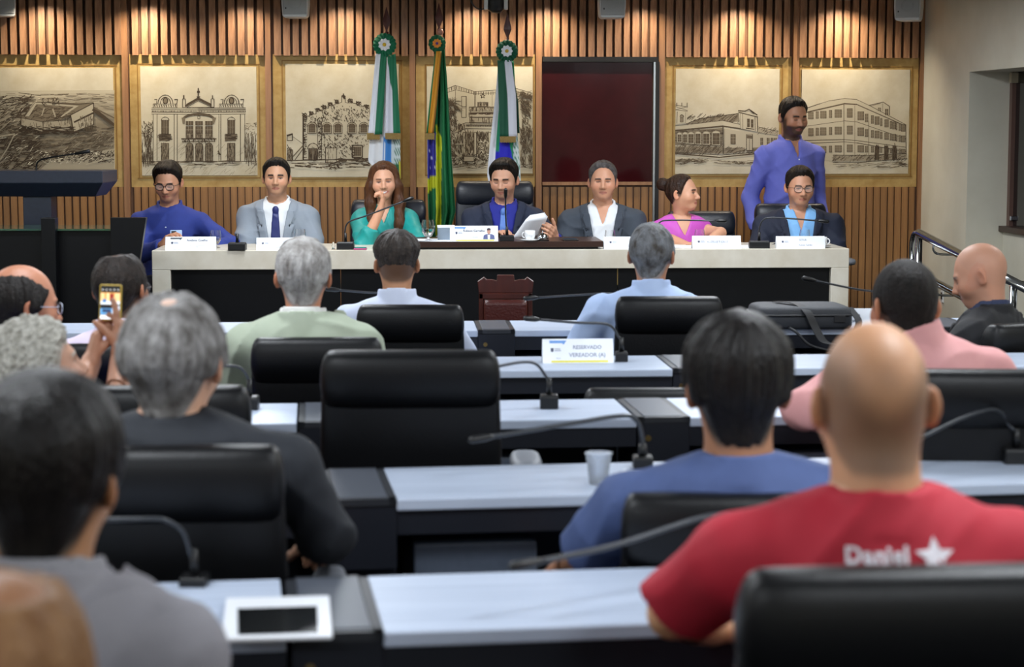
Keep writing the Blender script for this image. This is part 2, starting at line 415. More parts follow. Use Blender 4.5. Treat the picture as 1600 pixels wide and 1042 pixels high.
def d2(c):     # theatre facade
    k = Ink(200, 85, 4.964, c)
    k.poly([(190, 420), (910, 420), (910, 830), (190, 830)], .86); k.hatch(190, 680, 910, 830, 120, 60, 2, .6, -.8, .2)
    for y, w in ((415, 5), (428, 6), (447, 5), (462, 6)): k.line([(182, y), (545, y+2), (912, y)], w)
    for i in range(60): k.line([(190+i*12.2, 436), (190+i*12.2, 446)], 5)
    for x in (195, 225, 358, 382, 705, 720, 872, 905): k.line([(x, 462), (x, 830)], 5)
    for cx in (290, 803):
        k.arc(cx, 382, 58, 68, w=6); k.arc(cx, 382, 40, 50, w=5); k.arc(cx, 360, 18, 24, 0, 360, 8, fill=.3); k.rect(cx-95, 384, cx+90, 415, 4)
        for i in range(10): k.line([(cx-85+i*18, 390), (cx-80+i*18, 408)], 6)
        k.line([(cx-85, 350), (cx-65, 350), (cx-70, 384), (cx-90, 384)], 6); k.line([(cx+70, 350), (cx+95, 350), (cx+88, 384), (cx+74, 384)], 6)
        k.window(cx-30, 510, cx+26, 615, 3, 2, .12); k.arc(cx-2, 512, 30, 26, w=5); k.poly([(cx-45, 618), (cx+40, 618), (cx+34, 672), (cx-52, 672)], .22); k.hatch(cx-45, 618, cx+38, 672, 26, 40, 5, .06, .0, .2); k.rect(cx-50, 618, cx+42, 655, 5)
        k.rect(cx-32, 690, cx+26, 825, 5, fill=.35); k.hatch(cx-32, 690, cx+26, 825, 40, 40, 4, .08, 1.57, .2)
    k.line([(450, 400), (545, 345), (645, 395)], 16, .15); k.line([(455, 412), (545, 360), (650, 410), (455, 412)], 5); k.line([(452, 388), (545, 335), (645, 385)], 5)
    for x in (433, 655): k.rect(x-10, 345, x+12, 410, 5); k.line([(x, 318), (x, 345)], 10)
    k.line([(545, 335), (545, 262)], 12); k.line([(538, 290), (554, 290)], 14); k.line([(535, 330), (558, 330)], 10)
    k.arc(548, 505, 120, 42, w=14, tone=.25); k.arc(548, 505, 112, 32, w=4); k.arc(548, 505, 128, 50, w=4); k.rect(540, 478, 558, 498, 4)
    k.poly([(415, 490), (445, 490), (440, 540), (425, 540)], .3); k.poly([(655, 490), (685, 490), (668, 540), (655, 540)], .3)
    for x in (450, 524, 600):
        k.window(x, 518, x+55, 548, 3, 1, .12); k.window(x, 558, x+55, 612, 3, 2, .12); k.rect(x, 612, x+55, 648, 4, fill=.4); k.hatch(x, 612, x+55, 648, 14, 30, 4, .1, 1.57, .1)
        k.rect(x, 715, x+57, 826, 5, fill=.35); k.arc(x+28, 715, 28, 30, w=5, fill=.3); k.hatch(x, 700, x+57, 826, 40, 40, 4, .07, 1.57, .15)
    k.line([(415, 655), (685, 655)], 9); k.line([(425, 678), (675, 675)], 7); k.hatch(420, 655, 680, 680, 40, 20, 5, .08, 1.2, .4)
    k.line([(108, 832), (1000, 830)], 7); k.hatch(110, 825, 1000, 860, 60, 70, 4, .15, 0, .1); k.hatch(110, 640, 190, 840, 60, 80, 5, .15, 1.57, .15); k.hatch(108, 520, 195, 640, 50, 30, 5, .15)
    k.hatch(905, 640, 998, 830, 60, 90, 4, .2, 1.57, .15); k.hatch(905, 530, 998, 640, 30, 30, 3, .3); k.hatch(110, 860, 1000, 930, 80, 60, 2, .62, -.8, .3); k.hatch(700, 740, 715, 780, 4, 16, 7, .05, 0)
    return k
def d3(c):     # crenellated old house
    k = Ink(425, 85, 4.964, c)
    st = [(240, 480), (240, 460), (265, 460), (265, 478), (292, 478), (292, 445), (318, 445), (318, 462), (342, 462), (342, 418), (366, 418), (366, 438), (392, 438), (392, 398), (416, 398), (416, 416), (440, 416), (440, 375), (466, 375), (466, 392), (490, 392), (490, 353), (514, 353), (514, 380), (540, 372), (540, 322), (568, 322), (568, 372), (592, 378), (592, 348), (622, 348), (622, 376), (655, 382), (655, 368), (690, 370), (690, 400), (715, 402), (715, 392), (752, 395), (760, 470), (760, 810), (240, 818)]
    k.poly(st, .82); k.line(st+[st[0]], 6)
    for x, y in ((240, 460), (292, 445), (342, 418), (392, 398), (440, 375), (490, 353), (592, 348), (655, 370), (718, 392)): k.hatch(x, y, x+26, y+26, 14, 22, 6, .08, .6, .4)
    k.line([(554, 322), (554, 305)], 8); k.hatch(540, 318, 568, 340, 10, 20, 6, .05)
    k.hatch(380, 400, 755, 520, 190, 16, 5, .12, 1.2, .7); k.hatch(245, 480, 420, 560, 70, 14, 5, .12, 1.0, .8); k.hatch(380, 600, 620, 800, 130, 16, 6, .12, .8, .8); k.hatch(540, 600, 755, 720, 40, 16, 5, .2)
    k.hatch(245, 480, 265, 815, 60, 16, 6, .1, 0, .5); k.hatch(360, 520, 382, 815, 60, 18, 6, .1, 0, .5); k.line([(245, 480), (245, 815)], 5); k.line([(355, 500), (355, 815)], 5); k.line([(385, 520), (385, 815)], 4)
    for x in (310, 426, 511, 620, 712):
        k.arc(x, 560, 36, 34, w=5, fill=.7); k.rect(x-34, 555, x+34, 612, 5, fill=.72); k.poly([(x-26, 555), (x+26, 555), (x+26, 604), (x-26, 604)], .14); k.arc(x, 558, 26, 20, w=4, fill=.14); k.window(x-25, 556, x+25, 604, 3, 3, .12, .5, 2)
    k.arc(318, 735, 42, 46, w=6, fill=.72); k.rect(285, 730, 350, 815, 6, fill=.15); k.hatch(285, 730, 350, 815, 30, 30, 5, .03, 1.57, .1); k.line([(318, 730), (318, 815)], 4, .6)
    k.rect(415, 725, 500, 840, 6, fill=.76); k.line([(415, 725), (455, 690), (500, 725)], 5); k.line([(440, 740), (440, 835)], 4); k.hatch(415, 725, 500, 840, 16, 30, 4, .3, 1.57, .2)
    k.rect(622, 705, 700, 798, 8, fill=.6); k.window(635, 718, 690, 786, 4, 4, .12, .5, 2); k.hatch(620, 700, 636, 800, 18, 14, 6, .08, 0)
    k.rect(118, 625, 158, 668, 6); k.line([(118, 630), (158, 618)], 12); k.line([(158, 635), (235, 690)], 4); k.rect(122, 740, 160, 820, 6, fill=.4); k.hatch(120, 730, 160, 820, 24, 24, 6, .08, 1.5, .4); k.line([(165, 790), (242, 705)], 12, .25); k.line([(180, 815), (242, 730)], 5); k.line([(120, 700), (130, 730)], 6)
    k.line([(115, 822), (760, 812)], 7); k.hatch(500, 805, 760, 830, 50, 40, 6, .15, 0, .1); k.hatch(115, 835, 780, 880, 60, 60, 5, .12, .05, .15); k.hatch(440, 840, 540, 890, 20, 26, 6, .1)
    return k
def d4(c):     # modern palace with star and palms
    k = Ink(640, 85, 4.962, c)
    k.poly([(240, 290), (355, 240), (505, 290), (640, 285), (820, 262), (955, 300), (955, 860), (240, 860)], .8)
    k.line([(245, 285), (355, 240), (505, 288), (690, 275), (820, 262), (955, 300)], 5); k.line([(245, 310), (358, 275), (505, 308), (690, 295), (820, 285), (900, 305)], 4)
    for i in range(34): x = 250+i*19; y = (285-(x-245)*.4) if x < 355 else (240+(x-355)*.32 if x < 505 else 286); k.line([(x, y+4), (x, y+26)], 5, .15)
    for x, a, b in ((355, 240, 550), (505, 290, 410), (510, 290, 410), (640, 285, 400), (350, 520, 860)): k.line([(x, a), (x, b)], 4)
    st = []
    for i in range(11): a = -math.pi/2+i*math.pi/5; rr = 20 if i % 2 == 0 else 8; st.append((567+rr*math.cos(a), 322+rr*math.sin(a)))
    k.line(st, 6)
    k.rect(403, 325, 440, 405, 4); k.rect(403, 415, 438, 488, 4); k.line([(438, 325), (438, 490)], 5)
    k.rect(527, 372, 607, 405, 5, fill=.5); k.hatch(530, 375, 605, 400, 16, 24, 5, .1, 1.57, .1)
    k.rect(462, 408, 672, 440, 5, fill=.62); k.hatch(465, 410, 670, 438, 44, 26, 4, .15, 1.57, .1); k.line([(460, 455), (672, 450)], 8, .2); k.rect(462, 455, 670, 485, 5, fill=.68); k.hatch(470, 452, 660, 466, 30, 30, 6, .1, 0, .1)
    k.rect(465, 490, 665, 528, 4, fill=.6); k.hatch(465, 490, 665, 528, 30, 34, 5, .2, 1.57, .2)
    k.poly([(350, 565), (432, 530), (432, 572), (350, 612)], .62); k.line([(350, 565), (432, 530), (665, 535)], 6); k.line([(350, 612), (432, 574), (665, 578)], 6); k.hatch(355, 545, 432, 600, 26, 34, 5, .12, 1.5, .15)
    for i in range(28): k.arc(440+i*8, 560, 4, 16, w=4, tone=.12)
    k.poly([(415, 600), (660, 600), (660, 830), (415, 830)], .5); k.rect(415, 605, 430, 770, 4, fill=.82); k.rect(500, 605, 518, 815, 4, fill=.82); k.rect(612, 605, 630, 780, 4, fill=.82); k.hatch(430, 610, 500, 760, 60, 50, 5, .15, 1.57, .3); k.hatch(520, 610, 612, 770, 90, 40, 5, .12, 1.57, .4)
    k.hatch(525, 660, 610, 760, 40, 16, 6, .75); k.hatch(355, 620, 415, 760, 50, 44, 5, .2, 1.57, .3); k.line([(350, 695), (415, 695)], 6, .8)
    k.hatch(330, 770, 660, 850, 150, 26, 6, .12); k.hatch(340, 760, 640, 840, 60, 24, 5, .75); k.hatch(330, 850, 955, 885, 70, 40, 4, .3, 0, .2); k.rect(420, 790, 500, 830, 5, fill=.7)
    for cx, cy in ((325, 400), (905, 340)):
        r = k.rng
        for _ in range(80):
            a = r.uniform(-3.4, .5); L = r.uniform(30, 110); x1, y1 = cx+L*math.cos(a), cy+L*.9*math.sin(a)
            k.line([(cx, cy), ((cx+x1)/2, (cy+y1)/2-8), (x1, y1+L*.25)], 3, .15)
        k.hatch(cx-30, cy+30, cx+30, cy+420, 130, 30, 5, .2, 1.2, .5); k.hatch(cx-40, cy, cx+40, cy+130, 60, 40, 4, .12, 1.0, .5)
    k.hatch(860, 560, 955, 860, 130, 44, 5, .18, 1.5, .4)
    return k
def d5(c):     # long single storey market house with bell tower
    k = Ink(1035, 85, 4.961, c)
    k.poly([(185, 538), (290, 498), (590, 458), (600, 520), (470, 530), (300, 555)], .45); k.hatch(200, 470, 600, 535, 110, 46, 4, .25, -.7, .15)
    k.line([(185, 538), (290, 498), (590, 458)], 5)
    k.poly([(100, 560), (470, 512), (470, 560), (100, 590)], .78); k.poly([(470, 512), (605, 545), (605, 575), (470, 562)], .82); k.line([(100, 553), (470, 512), (605, 543)], 4); k.line([(100, 590), (470, 556), (720, 592), (895, 622)], 10, .2)
    k.poly([(100, 595), (465, 570), (465, 712), (100, 702)], .36); k.hatch(100, 580, 465, 710, 170, 44, 4, .2, 0, .1)
    k.poly([(475, 575), (895, 630), (895, 735), (475, 770)], .76); k.poly([(100, 712), (470, 716), (470, 770), (100, 760)], .42); k.poly([(475, 725), (640, 722), (640, 752), (475, 772)], .42); k.poly([(695, 722), (895, 712), (895, 735), (695, 748)], .42)
    k.hatch(100, 712, 465, 765, 120, 46, 4, .25, -.8, .3); k.hatch(475, 722, 895, 765, 90, 40, 4, .22, -.5, .3)
    for x, w, y0, y1 in ((132, 26, 615, 680), (176, 28, 613, 686), (222, 36, 612, 690), (276, 36, 608, 694), (340, 44, 608, 696), (416, 50, 604, 700)):
        k.poly([(x-w/2-5, y0), (x+w/2+5, y0-4), (x+w/2+5, y1+4), (x-w/2-5, y1)], .82); k.arc(x, y0+6, w/2+4, 16, w=4, tone=.7, fill=.82); k.window(x-w/2, y0+8, x+w/2, y1-4, 2, 3, .14, .6, 3)
    k.line([(470, 560), (472, 770)], 6); k.line([(480, 575), (480, 765)], 4, .5)
    k.poly([(590, 440), (735, 470), (738, 600), (605, 575)], .82); k.line([(588, 436), (640, 440), (672, 425), (735, 470)], 8); k.line([(640, 440), (672, 425), (708, 458)], 6); k.line([(590, 448), (738, 486)], 6); k.line([(605, 450), (608, 575)], 4); k.line([(622, 455), (624, 578)], 4); k.line([(735, 480), (738, 600)], 5); k.line([(718, 478), (720, 592)], 4); k.window(658, 500, 676, 562, 1, 2, .12); k.window(688, 505, 704, 566, 1, 2, .12); k.line([(650, 572), (710, 580)], 7)
    k.window(530, 620, 566, 694, 2, 3, .2); k.rect(652, 620, 698, 745, 5, fill=.72); k.poly([(655, 625), (696, 628), (696, 655), (655, 650)], .2); k.line([(675, 655), (675, 745)], 4)
    for x in (770, 820, 850, 876): k.window(x-9, 648, x+9, 700, 2, 2, .18)
    k.poly([(740, 570), (895, 600), (895, 628), (740, 606)], .66); k.line([(740, 562), (895, 596)], 5); k.hatch(740, 568, 895, 618, 40, 24, 3, .3, -.7, .2)
    k.poly([(102, 400), (195, 405), (190, 530), (102, 545)], .82); k.line([(102, 392), (195, 408)], 5); k.line([(102, 430), (195, 440)], 6); k.line([(115, 445), (112, 535)], 4); k.line([(180, 450), (176, 530)], 4); k.arc(150, 485, 14, 18, w=5, fill=.4); k.window(138, 488, 162, 526, 2, 2, .3)
    for x in (112, 150, 192): k.line([(x, 400), (x, 375)], 6)
    k.line([(102, 430), (195, 404)], 3); k.line([(102, 404), (195, 436)], 3)
    k.line([(100, 768), (440, 798), (520, 790), (870, 755)], 10, .15); k.line([(100, 760), (460, 780), (640, 765), (870, 745)], 4); k.hatch(110, 810, 330, 850, 40, 70, 4, .25, -.15, .2); k.hatch(380, 820, 860, 850, 30, 60, 3, .3, .05, .1); k.hatch(550, 830, 620, 852, 8, 40, 5, .1, .1, .1)
    return k
def d6(c):     # three storey corner block
    k = Ink(1235, 85, 4.962, c)
    k.poly([(100, 430), (300, 360), (420, 342), (515, 352), (610, 392), (720, 372), (770, 402), (770, 470), (895, 545), (905, 810), (520, 830), (330, 830), (100, 800)], .80)
    k.line([(100, 425), (230, 382), (300, 360), (420, 342), (515, 350), (620, 400), (895, 545), (898, 810)], 5); k.line([(100, 455), (420, 382), (515, 388), (895, 556)], 9, .2)
    k.line([(612, 395), (720, 370), (768, 402), (768, 470)], 6); k.line([(625, 400), (700, 380)], 4); k.line([(715, 380), (715, 440)], 4); k.window(735, 425, 758, 468, 2, 2, .2); k.window(680, 415, 700, 438, 2, 2, .3)
    for y0, yc, y1 in ((560, 515, 630), (668, 660, 690), (690, 678, 724)): k.line([(100, y0), (420, yc), (515, yc+8), (895, y1+25 if y0 < 600 else y1+30)], 5)
    k.line([(415, 390), (415, 820)], 4); k.line([(500, 395), (500, 825)], 3, .3); k.line([(608, 520), (608, 820)], 4)
    def L(x, a, b): t = (x-415)/(895-415); return a+(b-a)*t
    for fl in range(3):
        y0 = (420, 555, 700)[fl]; y1 = (488, 618, 755)[fl]; r0 = (545, 632, 735)[fl]; r1 = (600, 680, 765)[fl]
        for x, w in ((440, 42), (522, 48), (580, 22), (626, 20), (655, 34), (697, 14), (731, 30), (773, 14), (792, 24), (818, 10), (840, 14), (860, 30)):
            xa, xb = x, x+w; a = y0+(r0-y0)*max(0, (x-440))/430; b = y1+(r1-y1)*max(0, (x-440))/430; k.window(xa, a, xb, b, 3 if w > 25 else 2, 3, .3 if fl else .28, .6, 3)
        for x, w in ((345, 52), (300, 22), (232, 46), (198, 20), (140, 38)):
            a = y0+(10 if fl == 0 else 6)*(390-x)/100; b = y1-2+6*(390-x)/100; k.window(x, a+4, x+w, b, 3, 3, .3, .6, 3)
    k.poly([(330, 780), (608, 782), (895, 770), (905, 808), (520, 828), (330, 830)], .55); k.hatch(330, 782, 895, 822, 120, 30, 4, .3, -.7, .5); k.line([(330, 780), (608, 782), (895, 768)], 5)
    for x in (655, 728, 792): k.poly([(x, 708), (x+30, 708), (x+34, 815), (x-4, 818)], .12); k.hatch(x, 705, x+30, 815, 20, 30, 5, .06, 1.5, .2)
    k.line([(330, 838), (520, 838), (905, 808)], 6); k.hatch(350, 835, 900, 880, 60, 60, 3, .4, -.15, .15); k.hatch(845, 845, 895, 862, 10, 40, 5, .1, .3, .1)
    return k
mural((-16, 85, 195, 292), (-8, 101.5, 183.3, 280), (-2.5, 106, 178.5, 275), d1, 'sepia mural of a star fort above dunes, leftmost on the timber wall')
mural((204, 85, 416, 292), (215.7, 99.5, 406.5, 278.8), (221, 104, 401.5, 274), d2, 'sepia mural of an ornate two-storey theatre facade with a statue on its gable')
mural((427, 85, 640, 292), (441, 94, 628.5, 280.4), (446.8, 100, 623.4, 276.4), d3, 'sepia mural of an old house with a stepped crenellated gable')
mural((650, 85, 836, 292), (664, 100.7, 834, 274.5), (667, 104, 832, 271), d4, 'sepia mural of a modern palace with a star, balconies and palm trees')
mural((1037, 88, 1235, 292), (1050, 102, 1221.5, 276.5), (1055, 107.6, 1216.4, 271.5), d5, 'sepia mural of a long low building with a bell tower behind')
mural((1244, 90, 1433, 292), (1246.7, 103.7, 1424.4, 276.5), (1251, 108.8, 1419.4, 271.4), d6, 'sepia mural of a three-storey corner block, nearest the pale right wall')
# ------------------------------------------------------------------ ceiling fixtures: LED panels and wall-washing downlights
n_ = 0
words = ('leftmost', 'left of centre', 'right of centre', 'rightmost')
rows_ = ('behind the last row', 'over the rear desks', 'over the middle desks', 'over the front desks', 'over the head table')
for j, y in enumerate((.4, 3.3, 6.2, 9.0, 11.1)):
    for i, x in enumerate((-3.4, -1.2, 1.2, 3.2)):
        if j == 4 and i in (0, 3): continue
        r_ = empty('ceiling_panel_light', (x, y, CEIL-.03), 0, 'square white LED ceiling panel, %s, %s' % (words[i], rows_[j]), 'ceiling light', 'LED ceiling panels')
        mb = MB()
        for q in ((-.31, .31, -.31, -.285), (-.31, .31, .285, .31), (-.31, -.285, -.31, .31), (.285, .31, -.31, .31)): mb.box(*q, 0, .03)
        mb.build('frame', M['whiteplastic'], r_)
        mb = MB(); mb.box(-.285, .285, -.285, .285, .012, .03); mb.build('diffuser', mat('led_diffuser', '#ffffff', .5, emit=('#eef4ff', 2.0)), r_)
        ld = bpy.data.lights.new('panel_light', 'AREA'); ld.shape = 'SQUARE'; ld.size = .56; ld.energy = PANEL_W*(1, .95, .95, 1.1, 1.3)[j]; ld.color = (.90, .95, 1.0)
        lo = bpy.data.objects.new('panel_light', ld); col.objects.link(lo); lo.parent = r_; lo.location = (0, 0, .008)
for i, px in enumerate((60, 225, 380, 535, 740, 857, 1010, 1165, 1324)):
    p = W(px, 3, .24)
    r_ = empty('downlight', (p[0], p[1], CEIL-.02), 0, 'recessed ceiling downlight ' + ('above the fort mural', 'above the left half of the theatre mural', 'above the right half of the theatre mural', 'above the crenellated house mural', 'above the palace mural', 'above the left jamb of the dark doorway', 'above the right jamb of the dark doorway', 'above the bell tower mural', 'above the corner block mural')[i], 'downlight', 'downlights along the timber wall')
    mb = MB(); mb.lathe([(.05, .0), (.055, 0), (.055, .02), (.035, .02), (.035, .005), (.05, .0)], n=20); mb.build('trim_ring', M['whiteplastic'], r_)
    mb = MB(); mb.lathe([(.001, .012), (.034, .012), (.034, .02), (.001, .02)], n=16); mb.build('lens', mat('warm_lens', '#ffffff', .4, emit=('#ffe2b8', 4)), r_)
    ld = bpy.data.lights.new('downlight_lamp', 'SPOT'); ld.energy = SPOT_W*(1.0, 1.3, .7, .8, .8, 1.0, .6, 1.2, 1.2)[i]; ld.color = (1, .87, .68); ld.spot_size = 2.35; ld.spot_blend = 1.0; ld.shadow_soft_size = .02
    lo = bpy.data.objects.new('downlight_lamp', ld); col.objects.link(lo); lo.parent = r_; lo.location = (0, 0, -.004)
    t = np.array([-NRM[0]*.2, -NRM[1]*.2, -1.0]); lo.rotation_euler = Vector(t).to_track_quat('-Z', 'Y').to_euler()
# ---- loudspeakers under the ceiling
def speaker(px0, px1, py, Y, rz, label):
    a, b = at(px0, py, Y), at(px1, py, Y); c = (a+b)/2; w = np.linalg.norm(b-a)
    r_ = empty('loudspeaker', (c[0], c[1], c[2]), rz, label, 'loudspeaker', 'small grey loudspeakers under the ceiling')
    h = .17
    mb = MB(); R = []
    for z, s, yb in ((0, .86, .10), (.012, .93, .115), (h*.5, 1, .13), (h-.012, .99, .125), (h, .95, .11)):
        R.append([(-w/2*s, .07, z), (-w/2*s*.75, .07+yb, z), (w/2*s*.75, .07+yb, z), (w/2*s, .07, z), (w/2*s*.97, -.03, z), (-w/2*s*.97, -.03, z)][::-1])
    mb.loft(R); mb.build('shell', M['speaker'], r_, bev=.006)
    mb = MB(); mb.box(-w/2*.86, w/2*.86, -.036, -.026, .016, h-.014); g = mb.build('grille', M['grille'], r_, bev=.006)
    mb = MB(); V = [(w*.22*math.cos(t), -.0365, h*.55+w*.22*math.sin(t)) for t in np.linspace(0, 2*math.pi, 25)[:-1]]; mb.tube(V+[V[0]], .003, 6); mb.build('cone_ring', M['grille'], g)
    mb = MB(); mb.box(-w*.34, -w*.30, -.039, -.035, h*.3, h*.36); mb.build('badge', M['micblack'], g)
    mb = MB(); mb.box(-.03, .03, .04, .10, h, CEIL-c[2]); mb.build('bracket', M['speaker'], r_)
speaker(-18, 25, 26, 13.0, .25, 'small grey loudspeaker hung at the top left corner above the fort mural')
speaker(440, 483, 27, 12.9, 0, 'small grey loudspeaker hung above the theatre and crenellated house murals')
speaker(935, 978, 28, 12.9, .06, 'small grey loudspeaker hung above the dark red doorway')
speaker(1397, 1440, 32, 13.0, -.35, 'small grey loudspeaker hung in the corner by the pale right wall')
p = at(775, 20, 12.7)
r_ = empty('ceiling_camera', p, 0, 'dark dome camera hung from the ceiling with a looping cable', 'camera')
mb = MB(); mb.lathe([(.03, 0), (.052, .02), (.058, .06), (.058, .16)], n=20); mb.build('housing', M['micblack'], r_, smooth=True)
for sx in (-1, 1): mb = MB(); mb.box(.0625*sx-.0125, .0625*sx+.0125, -.05, .05, .02, .16); mb.build('yoke_arm', M['whiteplastic'], r_, bev=.006)
mb = MB(); mb.lathe([(.02, .16), (.02, CEIL-p[2])], n=12); mb.build('stem', M['whiteplastic'], r_)
mb = MB(); mb.tube([np.array(q)-p for q in catmull([at(735, -6, 12.75), at(737, 4, 12.75), at(745, 13, 12.75), at(756, 14, 12.75), at(764, 9, 12.72)], 5)], .004, 6); mb.build('cable', M['micgrey'], r_, smooth=True)

# ------------------------------------------------------------------ lectern and black counter at the left
r_ = empty('lectern', (*at(60, 400, 11.3)[:2], .1), 0, 'slate blue lectern with a thick slanted top on a square stem', 'lectern')
c = at(60, 267, 11.3); zt = c[2]; zb = at(60, 308, 11.3)[2]; zm = at(60, 286, 11.3)[2]
mb = MB(); xr = at(160, 267, 11.3)[0]; xb = at(143, 308, 11.3)[0]; w1 = xr-c[0]; w0 = xb-c[0]
mb.loft([[(c[0]+sx*w, Y, z) for sx, Y in ((-1, 11.3+dy), (1, 11.3+dy), (1, 11.72), (-1, 11.72))] for w, dy, z in ((w0, .10, zb), (w1, .0, zm), (w1, .0, zt))])
mb.build('top', M['slate'], r_, True, bev=.004)
mb = MB(); mb.box(at(38, 330, 11.45)[0], at(82, 330, 11.45)[0], 11.42, 11.56, .14, zb); mb.build('stem', M['slate'], r_, True, bev=.004)
mb = MB(); mb.box(c[0]-.25, c[0]+.25, 11.32, 11.66, .1, .14); mb.build('base', M['slate'], r_, True, bev=.004)
mb = MB(); g0 = at(57, 267, 11.5); mb.tube(catmull([g0, at(57, 258, 11.5), at(63, 250, 11.48), at(85, 245, 11.45), at(118, 240, 11.42)], 5), .005, 6); mb.tube([at(118, 240, 11.42), at(140, 236, 11.4)], [.008, .011], 8); mb.build('microphone', M['micblack'], r_, True, smooth=True)
r_ = empty('counter', (*at(90, 500, 10.9)[:2], 0), 0, 'tall black counter with a glass top edge left of the marble head table', 'counter')
zt = at(90, 357, 10.8)[2]; xl, xr_ = -3.6, at(200, 400, 10.8)[0]
mb = MB(); mb.box(xl, xr_, 10.8, 10.83, 0, zt-.012); mb.build('front_panel', M['black'], r_, True)
mb = MB(); mb.box(xl, xr_, 10.83, 11.15, zt-.35, zt-.33); mb.build('shelf', M['black'], r_, True)
mb = MB(); mb.box(xl, at(184, 357, 10.8)[0], 10.76, 11.2, zt-.010, zt); mb.build('glass_top', M['glass_green'], r_, True)
mb = MB(); mb.box(at(67, 400, 10.75)[0], at(89, 400, 10.75)[0], 10.72, 10.80, 0, at(78, 340, 10.75)[2]); mb.build('post', M['black'], r_, True, bev=.003)
mb = MB(); a, b, c_, d = at(172, 340, 10.7), at(228, 340, 10.7), at(216, 420, 10.7), at(200, 420, 10.7); mb.prism([(a[0], 10.7, a[2]), (b[0], 10.7, b[2]), (c_[0], 10.7, c_[2]), (c_[0], 10.7, 0), (d[0]-.1, 10.7, 0), (a[0], 10.7, d[2])], (0, .05, 0)); mb.build('side_panel', M['black'], r_, True, bev=.003)

# ------------------------------------------------------------------ head table
TY, TK = 11.6, .05
def T(px, py, off=0): return atpl(px, py, TY+off, TK)
tang = math.atan(TK)
tl, tr = T(237, 391), T(1327, 389); tz = (tl[2]+tr[2])/2; TC = (tl+tr)/2
r_ = empty('head_table', (TC[0], TC[1], .1), tang, 'long head table with a pale marble frame around a black front', 'table')
L2 = np.linalg.norm((tr-tl)[:2])/2; tz -= .1
lip = (T(800, 391)-T(800, 421))[2]; lw = .105
mb = MB(); mb.box(-L2, L2, 0, .68, tz-lip, tz); mb.build('tabletop', M['marble'], r_, bev=.003)
for sx in (-1, 1):
    mb = MB(); mb.box(min(sx*L2, sx*(L2-lw)), max(sx*L2, sx*(L2-lw)), 0, .68, 0, tz-lip); mb.build('leg', M['marble'], r_, bev=.003)
xs = [-L2+lw, -.95, (T(966, 420)-TC)@np.array([1, TK, 0]), L2-lw]
for a, b in zip(xs[:-1], xs[1:]):
    mb = MB(); mb.box(a+.002, b-.002, .05, .075, .0, tz-lip); mb.build('front_panel', M['black'], r_)
mb = MB(); mb.box(xs[2]-.003, xs[2]+.003, .045, .052, tz-lip-.10, tz-lip); mb.build('joint_strip', M['brass'], r_)
TZ = tz+.1
a, b = T(640, 386), T(943, 386)
r_ = empty('table_riser', ((a[0]+b[0])/2, (a[1]+b[1])/2+.02, TZ), tang, 'low dark walnut riser board across the middle of the marble table', 'riser')
w2 = (b[0]-a[0])/2; RZ = T(800, 377.5)[2]
mb = MB(); mb.box(-w2, w2, 0, .5, RZ-TZ-.034, RZ-TZ); mb.build('board', M['walnut'], r_, bev=.002)
mb = MB(); mb.box(-w2+.03, w2-.03, .02, .48, 0, RZ-TZ-.034); mb.build('plinth', M['black2'], r_)
print('table z', TZ, 'riser', RZ, 'wall right niche', t1)

